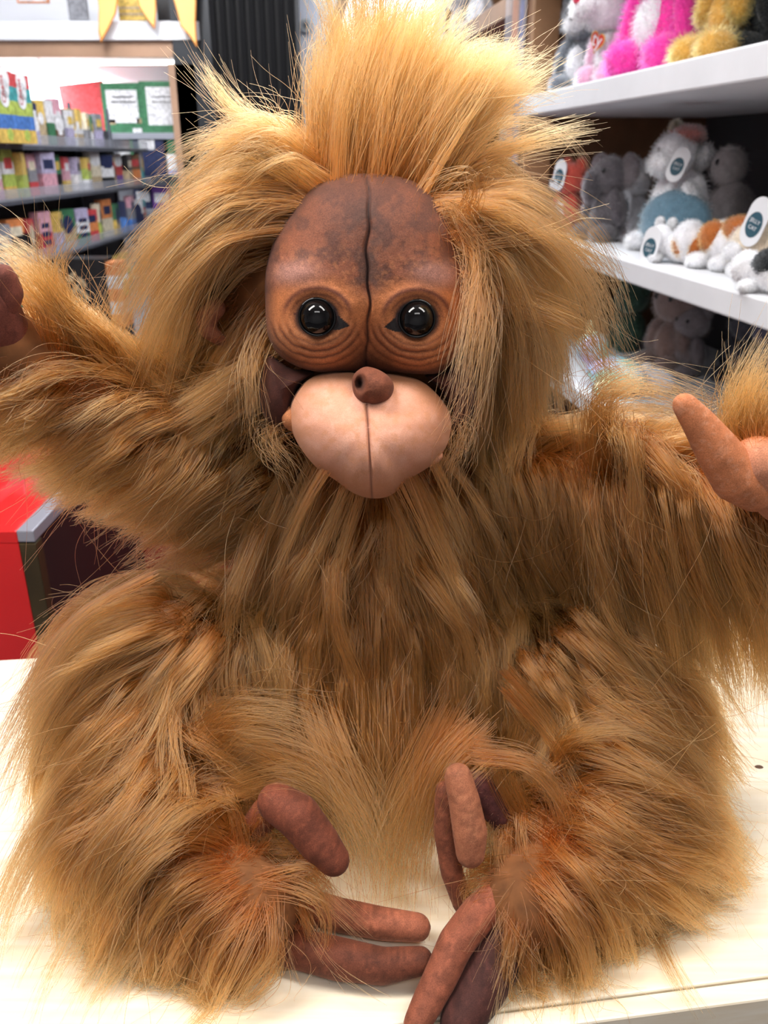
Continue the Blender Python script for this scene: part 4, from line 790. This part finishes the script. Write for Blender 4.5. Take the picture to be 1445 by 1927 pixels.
# lowest visible shelf: dim toys
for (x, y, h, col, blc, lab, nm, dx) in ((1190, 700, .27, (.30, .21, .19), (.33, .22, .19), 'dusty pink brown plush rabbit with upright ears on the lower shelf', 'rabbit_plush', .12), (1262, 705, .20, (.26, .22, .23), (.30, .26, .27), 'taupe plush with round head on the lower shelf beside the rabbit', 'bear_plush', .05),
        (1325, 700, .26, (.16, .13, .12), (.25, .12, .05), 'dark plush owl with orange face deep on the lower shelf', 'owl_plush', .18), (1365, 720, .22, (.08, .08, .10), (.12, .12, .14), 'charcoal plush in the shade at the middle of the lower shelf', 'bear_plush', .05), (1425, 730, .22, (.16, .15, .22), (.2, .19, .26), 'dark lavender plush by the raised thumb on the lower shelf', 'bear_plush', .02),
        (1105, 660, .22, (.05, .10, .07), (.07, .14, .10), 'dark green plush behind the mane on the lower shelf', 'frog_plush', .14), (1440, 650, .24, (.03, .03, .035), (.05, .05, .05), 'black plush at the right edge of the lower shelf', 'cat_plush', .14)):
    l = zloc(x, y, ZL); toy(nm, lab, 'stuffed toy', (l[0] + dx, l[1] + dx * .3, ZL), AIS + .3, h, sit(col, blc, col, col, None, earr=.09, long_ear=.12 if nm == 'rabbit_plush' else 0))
IR = bpy.data.materials.new('iridescent_cloth'); IR.use_nodes = True; nt = IR.node_tree; b = nt.nodes['Principled BSDF']
tc = nt.nodes.new('ShaderNodeTexCoord'); wv = nt.nodes.new('ShaderNodeTexNoise'); wv.inputs['Scale'].default_value = 9; rp = nt.nodes.new('ShaderNodeValToRGB')
for i, (ps, cc) in enumerate(((.35, (.75, .55, .90)), (.45, (.55, .70, .95)), (.55, (.45, .85, .70)), (.65, (.92, .85, .55)))):
    el = rp.color_ramp.elements[i] if i < 2 else rp.color_ramp.elements.new(ps); el.position = ps; el.color = (*cc, 1)
nt.links.new(tc.outputs['Object'], wv.inputs['Vector']); nt.links.new(wv.outputs['Fac'], rp.inputs[0]); nt.links.new(rp.outputs[0], b.inputs['Base Color']); b.inputs['Roughness'].default_value = .3
l = zloc(1155, 735, ZL); t = thing('unicorn_plush', 'shiny iridescent rainbow plush on the lower shelf just right of the mane', 'stuffed toy', l, AIS + .3)
ell('body', (0, 0, .045), (.10, .06, .045), IR, t, seed=3); ell('head', (-.08, -.02, .10), (.045, .04, .045), IR, t, seed=4); ell('ear', (-.10, -.02, .15), (.012, .01, .02), IR, t, seed=5); ell('leg', (.03, -.06, .02), (.025, .03, .02), IR, t, seed=6)
l = zloc(1228, 735, ZL); toy('seal_plush', 'small pale blue white plush lying on the lower shelf edge', 'stuffed toy', l, AIS + .3, .09, [('body', (.2, 0, .36), (.55, .32, .34), (.62, .68, .82)), ('head', (-.30, -.05, .48), (.28, .26, .28), (.62, .68, .82)), ('flipper', (.0, -.30, .12), (.2, .12, .08), (.62, .68, .82)), ('eye', (-.45, -.2, .55), (.03, .03, .03), None)])
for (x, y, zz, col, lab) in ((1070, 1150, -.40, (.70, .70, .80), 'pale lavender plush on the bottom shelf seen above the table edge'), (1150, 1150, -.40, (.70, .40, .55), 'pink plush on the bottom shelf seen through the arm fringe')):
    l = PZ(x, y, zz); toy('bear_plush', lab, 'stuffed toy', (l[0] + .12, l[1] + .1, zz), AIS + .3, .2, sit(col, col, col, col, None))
# toys of the far bay
for (x, y, col, lab) in ((905, 60, (.70, .70, .75), 'white and grey plush on the far high shelf behind the crown tuft'), (870, 80, (.5, .48, .5), 'grey plush on the far high shelf nearest the crown tuft')):
    p = on_shelf(x, y - 30, .95, 1.02); toy('bear_plush', lab, 'stuffed toy', p, AIS, .28, sit(col, WH, col, col, WH))
p = on_shelf(940, 100, .95, .70); toy('unicorn_plush', 'pink plush with small gold horn on the far shelf by the acrylic post', 'stuffed toy', p, AIS, .22, sit((.75, .25, .45), LPINK, (.75, .25, .45), (.6, .2, .4), LPINK) + [('horn', (0, -.1, 1.02), (.04, .04, .12), (.7, .5, .1))])
p = on_shelf(985, 205, .85, .55)

# ================================================================== red display cubes, back left
REDM = mat('red_lacquer', (.62, .012, .012), .35, var=.06, scale=3, coat=.8); DRED = mat('dark_red_lacquer', (.30, .012, .018), .4); DTRIM = mat('dark_walnut_trim', (.045, .030, .012), .35, var=.3, scale=12); GTRIM = mat('grey_metal_edge', (.32, .32, .38), .3, metal=.3)
rc = thing('display_cube', 'red display cube with dark walnut edge trim behind the left of the table', 'display cube', (-.9, 1.3, -.95)); bpy.context.view_layer.update()
p0 = PX(30, 1000, 1.10); zt = p0[2]; xr = p0[0]
add_parent(box('top_panel', ((xr - 1.5) / 2, 1.35, zt - .01), (xr + 1.5, .5, .02), REDM, None, bevel=.002), rc)
add_parent(box('front_panel', ((xr - 1.5) / 2, 1.11, (zt - .02 - .95) / 2), (xr + 1.5, .02, zt - .02 + .95), REDM, None), rc)
add_parent(box('edge_trim', (xr + .0125, 1.35, zt - .0085), (.025, .50, .019), GTRIM, None, bevel=.002), rc)
add_parent(box('corner_trim', (xr + .0125, 1.1125, (zt - .95) / 2 - .01), (.025, .025, zt + .95 - .02), DTRIM, None, bevel=.002), rc)
add_parent(box('side_panel', (xr + .0115, 1.3625, (zt - .95) / 2 - .01), (.02, .475, zt + .95 - .02), mat('black_panel', (.012, .010, .010), .4), None), rc)
rb = thing('display_cube', 'lower dark red display cube standing further right and behind the first', 'display cube', (-.42, 1.75, -.95)); bpy.context.view_layer.update()
pz = PX(250, 935, 1.62)
add_parent(box('front_panel', (-.48, 1.63, (pz[2] - .95) / 2), (.62, .02, pz[2] + .95), DRED, None, bevel=.002), rb); add_parent(box('top_panel', (-.48, 1.86, pz[2] + .01), (.62, .48, .02), DRED, None, bevel=.002), rb)
hp = PX(214, 1035, 1.60); add_parent(box('handle', hp, (.012, .02, .075), GTRIM, None, bevel=.003), rb); add_parent(box('side_panel', (-.18, 1.87, (pz[2] - .95) / 2), (.02, .46, pz[2] + .95), DRED, None), rb)
# ================================================================== left card and game racks
XL = -1.12
ZS = [.585, .432, .246, .02]      # ledge tops
gd = thing('card_rack', 'grey wire and acrylic rack of four ledges filled with cards and games', 'rack', (XL, 3.2, -.95)); bpy.context.view_layer.update()
GW = mat('grey_wire', (.10, .11, .14), .4, var=.2, scale=20); LED = mat('frosted_ledge', (.32, .34, .40), .3)
add_parent(box('back_panel', (XL - .16, 3.2, -.13), (.02, 2.1, 1.58), mat('rack_back', (.06, .06, .075), .6), None), gd)
for z in ZS:
    add_parent(box('ledge', (XL - .07, 3.2, z - .008), (.16, 2.1, .014), GW, None), gd); add_parent(box('lip', (XL + .012, 3.2, z + .012), (.004, 2.1, .035), mat('acrylic_lip', (.5, .52, .6), .08, alpha=.35, spec=.8), None), gd)
for y in (2.2, 2.7, 3.2, 3.7, 4.2): add_parent(box('upright', (XL - .145, y, -.1), (.01, .015, 1.7), GW, None), gd)
pal = {'red': (.62, .03, .04), 'white': (.72, .73, .78), 'lime': (.42, .55, .06), 'blue': (.03, .18, .60), 'navy': (.02, .03, .10), 'green': (.04, .20, .09), 'yellow': (.72, .48, .05), 'orange': (.75, .22, .03), 'pink': (.66, .30, .40), 'black': (.015, .015, .018), 'brown': (.20, .10, .05), 'teal': (.02, .35, .38), 'lilac': (.42, .38, .60), 'tan': (.48, .36, .20), 'grey': (.25, .26, .30), 'purple': (.16, .04, .35), 'cream': (.70, .62, .45)}
def pm(c):
    g = sum(pal[c]) / 3; return mat('card_' + c, tuple(q * .78 + g * .18 for q in pal[c]), .4, var=.35, scale=70)
def product(name, label, cat, c, s, cols, rz=0, tilt=0, group=None, motif=True):
    """a printed box: bands of colour, one mesh; then a title strip as its printed label part"""
    t = thing(name, label, cat, (c[0], c[1], c[2]), rz, group); bm = bmesh.new(); n = len(cols)
    for i, cc in enumerate(cols):
        add_box(bm, (0, 0, s[2] * (1 - (i + .5) / n)), (s[0], s[1], s[2] / n + .0002), mi=i)
    o = new_obj('carton', bm_mesh(bm, 'carton'), t, [pm(k) for k in cols]); o.rotation_euler = (0, tilt, 0)
    if motif:
        mc = ('white', 'yellow', 'red', 'navy', 'cream')[int(abs(c[1] * 977)) % 5]; bm = bmesh.new(); k = int(abs(c[1] * 311)) % 3
        if k == 0: add_box(bm, (s[0] / 2 + .0004, 0, s[2] * .72), (.0008, s[1] * .7, s[2] * .22))
        elif k == 1:
            for q in range(3): add_box(bm, (s[0] / 2 + .0004, 0, s[2] * (.28 + .2 * q)), (.0008, s[1] * .62, s[2] * .11))
        else: bmesh.ops.create_cone(bm, cap_ends=True, segments=20, radius1=s[1] * .33, radius2=s[1] * .33, depth=.0008, matrix=Matrix.Translation((s[0] / 2 + .0004, 0, s[2] * .6)) @ Matrix.Rotation(math.pi / 2, 4, 'Y'))
        l = new_obj('printed_motif', bm_mesh(bm, 'printed_motif'), None, pm(mc)); l.parent = o
    return t
rows = {0: [('red','white','teal'),('tan','red'),('navy','white','lilac'),('yellow','tan'),('white','green'),('pink','white','brown'),('black','grey'),('white','lilac'),('tan','white'),('yellow','white','tan'),('cream','grey'),('green','white'),('grey','lilac')],
        1: [('red','white','blue','red'),('white','pink'),('lime','white','lime','yellow'),('yellow','lime'),('pink','grey','red'),('lilac','pink'),('green','black'),('red','pink','yellow'),('lilac','white'),('yellow','lime','white'),('white','cream','tan'),('navy','white','black'),('tan','brown','tan'),('white','red','purple'),('black','tan'),('brown','orange'),('grey','teal')],
        2: [('black','grey'),('grey','black'),('orange','black','tan'),('red','black','tan'),('pink','red'),('yellow','lilac'),('green','tan'),('lilac','white','green'),('red','orange','red'),('cream','lime'),('orange','cream'),('green','yellow'),('navy','blue'),('pink','grey','blue'),('white','navy'),('teal','tan','grey')],
        3: [('green','white'),('white','green','teal'),('black','tan','black'),('white','black'),('grey','navy'),('red','orange','purple'),('blue','navy','orange'),('purple','red'),('yellow','red'),('yellow','lime'),('grey','cream'),('navy','grey'),('tan','green')]}
rown = ['top', 'second', 'third', 'lowest']; hts = [.155, .135, .14, .17]; ystart = [2.82, 2.42, 2.42, 2.42]
allnames = {}
for r, items in rows.items():
    step = ((3.62 if r == 0 else 4.22) - ystart[r]) / len(items); y = ystart[r] + step / 2
    for i, cols in enumerate(items):
        hh = hts[r] * random.uniform(.82, 1.05); ww = step * random.uniform(.78, .93); prev = items[i - 1] if i else None
        lab = '%s %s card pack on the %s ledge' % ('-'.join(cols[:2]) + (' and ' + cols[2] if len(cols) > 2 else ''), 'upright', rown[r])
        lab += ', right of the %s one' % '-'.join(prev[:2]) if prev else ' at the left edge'
        product('card_pack', lab, 'card pack', (XL - .02 + random.uniform(-.012, .008), y, ZS[r] + .001), (.03, ww, hh * (1 - .25 * i / len(items) * (r == 0))), cols, rz=random.uniform(-.25, .25), group='card packs on the %s ledge' % rown[r]); y += step
# the two tall game boxes at the far left
CHA = ['red', 'teal', 'lime', 'blue', 'yellow']
for i, (x0, lab) in enumerate(((4, 'tall striped game box cut by the left edge of the photo'), (31, 'tall striped red, teal, lime, blue and yellow game box, second from left'))):
    yv = 2.60 + i * .122; t = product('game_box', lab, 'game box', (XL + .03, yv, ZS[0] + .001), (.05, .112, .185), CHA, rz=-.12, group='striped game boxes', motif=False)
    bm = bmesh.new()
    for dz, rr in ((.02, .020), (.045, .022), (-.005, .018)):
        bmesh.ops.create_cone(bm, cap_ends=True, segments=24, radius1=rr * 1.25, radius2=rr * 1.25, depth=.001, matrix=Matrix.Translation((.0258, dz * .2, .120 + dz)) @ Matrix.Rotation(math.pi / 2, 4, 'Y'))
    l = new_obj('logo_cloud', bm_mesh(bm, 'logo_cloud'), t, TAGW)
    M = Matrix.Translation((.0268, -.006, .138)) @ Matrix.Rotation(math.pi / 2, 4, 'Z') @ Matrix.Rotation(math.pi / 2, 4, 'X') @ Matrix.Rotation(math.pi / 2, 4, 'Z')
    text_mesh('lettering', 'Chaos', .028, M, pm('red'), t)
    M = Matrix.Translation((.0268, .016, .132)) @ Matrix.Rotation(math.pi / 2, 4, 'Z') @ Matrix.Rotation(math.pi / 2, 4, 'X') @ Matrix.Rotation(math.pi / 2, 4, 'Z')
    bm = bmesh.new(); bmesh.ops.create_cone(bm, cap_ends=True, segments=5, radius1=.018, radius2=.018, depth=.001, matrix=Matrix.Translation((.0256, 0, .022)) @ Matrix.Rotation(math.pi / 2, 4, 'Y')); new_obj('yellow_shape', bm_mesh(bm, 'x'), t, pm('lime'))
# bigger boxes on the lowest ledge seen between arm and mane
q = PXX(163, 575, -1.02); bx = thing('wine_box', 'black gift box with a gold leaf spray on its front, low between arm and mane', 'gift box', (q[0], q[1], .02), 0); s3 = (.17, .10, .20)
bm = bmesh.new(); add_box(bm, (0, 0, .11), (.19, .10, .22), bevel=.002); new_obj('carton', bm_mesh(bm, 'c'), bx, pm('black'))
bm = bmesh.new()
for (lx, lz, an) in ((-.02, .16, 40), (.012, .145, -40), (-.015, .12, 40), (.015, .105, -40), (-.012, .08, 40), (.008, .06, -40)):
    bmesh.ops.create_uvsphere(bm, u_segments=12, v_segments=8, radius=1, matrix=Matrix.Translation((lx, -.0505, lz)) @ Matrix.Rotation(math.radians(an), 4, 'Y') @ Matrix.Diagonal((.010, .001, .022, 1)))
new_obj('gold_leaves', bm_mesh(bm, 'g'), bx, pm('tan')); bm = bmesh.new(); add_box(bm, (-.06, -.0502, .11), (.006, .001, .20)); new_obj('silver_line', bm_mesh(bm, 's'), bx, pm('grey'))
q2 = PXX(198, 560, -.98); product('gift_box', 'orange and white patterned box standing right beside the black gold leaf box', 'gift box', (q[0] + .125, q[1] - .02, .02), (.045, .09, .21), ('orange', 'white', 'orange', 'white', 'orange'))
product('gift_box', 'white and grey striped packet leaning in front of the black gold leaf box', 'packet', (q[0] + .0, q[1] - .16, .02), (.10, .06, .075), ('white', 'lilac', 'white'), rz=.5)
product('gift_box', 'pale lilac packet left of the black gold leaf box', 'packet', (q[0] - .14, q[1] - .06, .02), (.04, .05, .15), ('lilac', 'white'), rz=.2)

# ================================================================== cabinet at the far left, facing the aisle end
YC = 4.35
def cb(name, px0, px1, py0, py1, Y, dpt, m, parent, bevel=.002):
    a = PX(px0, py0, Y); b2 = PX(px1, py1, Y); c = (a + b2) / 2
    return add_parent(box(name, (c[0], Y + dpt / 2, c[2]), (abs(b2[0] - a[0]), dpt, abs(b2[2] - a[2])), m, None, bevel=bevel), parent)
cab = thing('wall_cabinet', 'open wall cabinet with a pale wooden beam and bright white lit back', 'cabinet', (-1.7, YC + .2, -.95)); bpy.context.view_layer.update()
WBEAM = mat('beam_wood', (.44, .27, .18), .45, var=.15, scale=5); BRW = mat('bright_white_board', (.86, .88, .94), .5)
cb('beam', -300, 378, 76, 108, YC, .45, WBEAM, cab); cb('top_board', -300, 376, 40, 75, YC - .03, .5, BRW, cab)
cb('back_board', -300, 372, -80, 620, YC + .42, .02, BRW, cab); cb('side_post', 366, 386, 120, 900, YC - .02, .06, WBEAM, cab); cb('side_post', 386, 396, -80, 900, YC - .02, .1, mat('steel_post', (.03, .033, .04), .4, metal=.2), cab)
cb('shelf_board', -300, 370, 250, 262, YC, .42, LED, cab); cb('shelf_board', -300, 370, 395, 406, YC, .42, LED, cab); cb('hook', 70, 76, 108, 134, YC + .05, .01, GTRIM, cab)
LT = mat('lit_tube', (1, 1, .98), .5, emit=5.0)
ltp = PX(190, 112, YC + .1); t = thing('strip_light', 'glowing white strip light fixed under the pale wooden beam', 'lamp', ltp); bpy.context.view_layer.update()
cb('housing', -200, 365, 109, 113, YC + .1, .06, BRW, t); cb('tube', -195, 360, 114, 121, YC + .115, .03, LT, t)
add = area_lamp('cabinet_strip_lamp', (PX(100, 124, YC + .2)), (PX(100, 300, YC + .25)), 1.2, .06, 34)
area_lamp('overhead_area_lamp', (-1.1, 3.2, 1.95), (-1.2, 4.4, .8), .3, 1.2, 40);  # extra lamp added to brighten the cabinet front
# things in the cabinet
def panel(name, lab, cat, px0, px1, py0, py1, Y, cols, parts=()):
    a = PX(px0, py1, Y); b2 = PX(px1, py0, Y); w, h = b2[0] - a[0], (b2[2] - a[2]); t = thing(name, lab, cat, ((a[0] + b2[0]) / 2, Y, a[2])); o = new_obj('board', bm_mesh_box((0, 0, h / 2), (w, .02, h)), t, pm(cols))
    for (nm, fx, fz, fw, fh, cc) in parts: new_obj(nm, bm_mesh_box((w * fx, -.0108, h * fz), (w * fw, .0012, h * fh)), t, pm(cc))
    return t
def bm_mesh_box(c, s):
    bm = bmesh.new(); add_box(bm, c, s); return bm_mesh(bm, 'b')
Yc = YC + .12
t = panel('folder', 'crimson red folder leaning at a slant under the strip light', 'folder', 128, 200, 155, 250, Yc, 'red'); t.rotation_euler = (math.radians(-6), math.radians(-6), 0)
panel('gift_set', 'left of the two green boxes with a white certificate panel', 'boxed gift', 200, 268, 156, 250, Yc, 'green', [('certificate', -.02, .53, .74, .66, 'white'), ('title', 0, .72, .5, .03, 'grey'), ('title', 0, .62, .6, .03, 'grey'), ('flower', -.3, .22, .14, .1, 'tan'), ('flower', .34, .24, .12, .1, 'tan'), ('price_ticket', .28, .05, .22, .09, 'white')])
panel('gift_set', 'right of the two green boxes, darker with tall white certificate panel', 'boxed gift', 271, 346, 153, 250, Yc - .02, 'green', [('certificate', -.02, .52, .68, .74, 'white'), ('title', 0, .70, .5, .02, 'grey'), ('title', 0, .60, .5, .02, 'grey'), ('price_ticket', .3, .05, .22, .09, 'white')])
def bottle(name, lab, px, pyb, pyt, Y, cc):
    a = PX(px, pyb, Y); h = PX(px, pyt, Y)[2] - a[2]; t = thing(name, lab, 'bottle', a); prof = [(.0, 0), (.21, 0), (.23, .03), (.23, .42), (.18, .55), (.08, .66), (.075, .92), (.09, .93), (.09, 1), (0, 1)]
    bm = bmesh.new(); seg = 24; rings = [[bm.verts.new((r * h * math.cos(j / seg * 6.2832), r * h * math.sin(j / seg * 6.2832), z * h)) for j in range(seg)] for r, z in prof[1:-1]]
    for k2 in range(len(rings) - 1):
        for j in range(seg): bm.faces.new((rings[k2][j], rings[k2][(j + 1) % seg], rings[k2 + 1][(j + 1) % seg], rings[k2 + 1][j]))
    bm.faces.new(rings[0]); bm.faces.new(rings[-1]); new_obj('flask', bm_mesh(bm, 'flask', True), t, mat('orange_glass', (.85, .20, .05), .2, coat=.5)); new_obj('printed_label', bm_mesh_box((0, -.235 * h, .25 * h), (.2 * h, .01, .2 * h)), t, pm('cream'))
bottle('bottle', 'small orange bottle standing at the right end of the lit cabinet shelf', 361, 249, 197, Yc - .05, 'orange')
panel('gift_box', 'dark navy box with a small white ticket below the green boxes', 'gift box', 252, 314, 258, 332, Yc - .1, 'navy', [('ticket', -.05, .84, .42, .32, 'white'), ('spine', -.46, .5, .08, 1.0, 'green')])
panel('gift_box', 'green and grey checked box right of the navy one', 'gift box', 315, 340, 255, 332, Yc - .1, 'green', [('check', 0, .35, .8, .4, 'white'), ('check', 0, .1, .8, .12, 'lilac')])
panel('gift_box', 'light blue and white glossy box at the right end under the shelf', 'gift box', 342, 372, 268, 330, Yc - .08, 'blue', [('gloss_panel', 0, .45, .75, .8, 'white')])
panel('gift_box', 'grey board box beside the navy box on its left', 'gift box', 222, 250, 262, 330, Yc - .06, 'grey', [('ticket', 0, .6, .6, .4, 'white')])
for (a0, a1, b0, b1, cc, c2, lab) in ((255, 285, 345, 394, 'navy', 'white', 'navy box on the lower cabinet shelf behind the hair wisps'), (288, 322, 350, 394, 'purple', 'white', 'purple box on the lower cabinet shelf behind the hair wisps'), (325, 360, 340, 394, 'teal', 'cream', 'teal box on the lower cabinet shelf at its right end')):
    panel('gift_box', lab, 'gift box', a0, a1, b0, b1, Yc, cc, [('band', 0, .5, .7, .4, c2)])
# top of the cabinet: yellow, orange and dark items, flame shaped garland
panel('gift_box', 'orange box with a white base standing on top of the cabinet', 'gift box', 34, 88, -30, 6, YC - .0, 'orange', [('band', 0, .2, .9, .25, 'white')])
panel('gift_box', 'yellow box with darker stripes on top of the cabinet between flames', 'gift box', 226, 272, -40, 39, YC + .05, 'yellow', [('stripe', 0, .3, 1, .06, 'tan'), ('stripe', 0, .15, 1, .06, 'tan')])
panel('gift_box', 'grey box standing alone on top of the cabinet', 'gift box', 132, 158, -40, 38, YC + .05, 'grey')
panel('gift_box', 'black box behind the flame garland on top of the cabinet', 'gift box', 298, 362, -40, 39, YC + .12, 'black')
FLM = mat('flame_card', (.95, .60, .20), .5); FLE = mat('flame_edge', (.70, .26, .04), .5)
for pts, lab in (([(180,-30),(186,15),(185,60),(190,80),(204,55),(218,25),(226,-30)], 'leftmost orange flame card hanging in front of the cabinet top'), ([(252,-30),(262,12),(278,38),(291,55),(294,20),(292,-30)], 'small middle orange flame card hanging in front of the cabinet top'), ([(318,-30),(332,18),(340,50),(358,70),(371,90),(368,40),(370,-30)], 'rightmost large orange flame card hanging in front of the cabinet')):
    Y = YC - .09; P = [PX(a, b2, Y) for a, b2 in pts]; base = P[0]; t = thing('flame_garland', lab, 'decoration', base, 0, 'flame cards')
    c = sum(P) / len(P); f1 = poly_prism('card', [q - base for q in P], (0, .006, 0), FLE); f1.parent = t; f2 = poly_prism('inner_flame', [(c + (q - c) * .86) - base + A([0, -.002, 0]) for q in P], (0, .002, 0), FLM); f2.parent = t
# ---- dark slatted column and white door in the middle
BCOL = mat('black_slats', (.006, .006, .007), .8, spec=.1)
a = PX(388, 0, 4.1); b2 = PX(556, 0, 4.1); t = thing('slatted_column', 'black vertical slatted column between cabinet and white door', 'column', ((a[0] + b2[0]) / 2, 4.2, -.95)); bpy.context.view_layer.update()
add_parent(box('core', ((a[0] + b2[0]) / 2, 4.22, .5), (b2[0] - a[0] - .01, .2, 2.9), mat('black_core', (.004, .004, .005), .6), None), t)
for i in range(9):
    x = a[0] + (b2[0] - a[0]) * (i + .5) / 9; add_parent(box('slat', (x, 4.105, .5), (.026, .02, 2.9), BCOL, None, bevel=.003), t)
DW = mat('white_door_paint', (.62, .66, .78), .45)
a = PX(556, 0, 4.6); b2 = PX(840, 0, 4.6)
d = tag(box('door_1', ((a[0] + b2[0]) / 2, 4.66, .2), (b2[0] - a[0], .05, 2.3), DW), kind='structure')
q = PX(576, 48, 4.6); k = thing('door_lock', 'round grey lock rosette on the white door left of the crown tuft', 'lock', q)
bm = bmesh.new(); bmesh.ops.create_cone(bm, cap_ends=True, segments=32, radius1=.034, radius2=.028, depth=.03, matrix=Matrix.Rotation(math.pi / 2, 4, 'X')); new_obj('rosette', bm_mesh(bm, 'r'), k, mat('grey_metal', (.35, .38, .42), .35, metal=.5))
bm = bmesh.new(); bmesh.ops.create_cone(bm, cap_ends=True, segments=24, radius1=.014, radius2=.014, depth=.03, matrix=Matrix.Translation((0, -.012, 0)) @ Matrix.Rotation(math.pi / 2, 4, 'X')); new_obj('cylinder_core', bm_mesh(bm, 'r'), k, mat('dark_metal', (.12, .13, .15), .35, metal=.5))
k.scale = (1, 1, 1)
# leaning picture frame edge and glowing white panel above the tuft
FR = mat('brown_frame', (.20, .12, .09), .5, var=.2, scale=9)
P0, P1 = PX(612, 88, 4.3), PX(645, -40, 4.3); P2, P3 = PX(668, -40, 4.3), PX(628, 88, 4.3)
t = poly_prism('leaning_frame', [P0, P1, P2, P3], (0, .04, 0), FR, bevel=.002); tag(t, 'brown wooden beam leaning diagonally in front of the white door', 'beam')
a = PX(640, 100, 4.45); b2 = PX(820, -60, 4.45); t = thing('lit_backdrop', 'bright glowing white showcase behind the crown tuft', 'backdrop', ((a[0] + b2[0]) / 2, 4.5, -.95)); bpy.context.view_layer.update()
add_parent(box('lit_panel', ((a[0] + b2[0]) / 2 , 4.5, (a[2] + b2[2]) / 2), (b2[0] - a[0], .03, b2[2] - a[2]), mat('lit_panel', (1, 1, 1), .5, emit=2.2), None), t)  # emissive board stands in for the bright white area behind the tuft
add_parent(box('base_cabinet', ((a[0] + b2[0]) / 2, 4.5, (a[2] - .95) / 2), (b2[0] - a[0], .1, a[2] + .95), BROWN_WOOD, None), t)
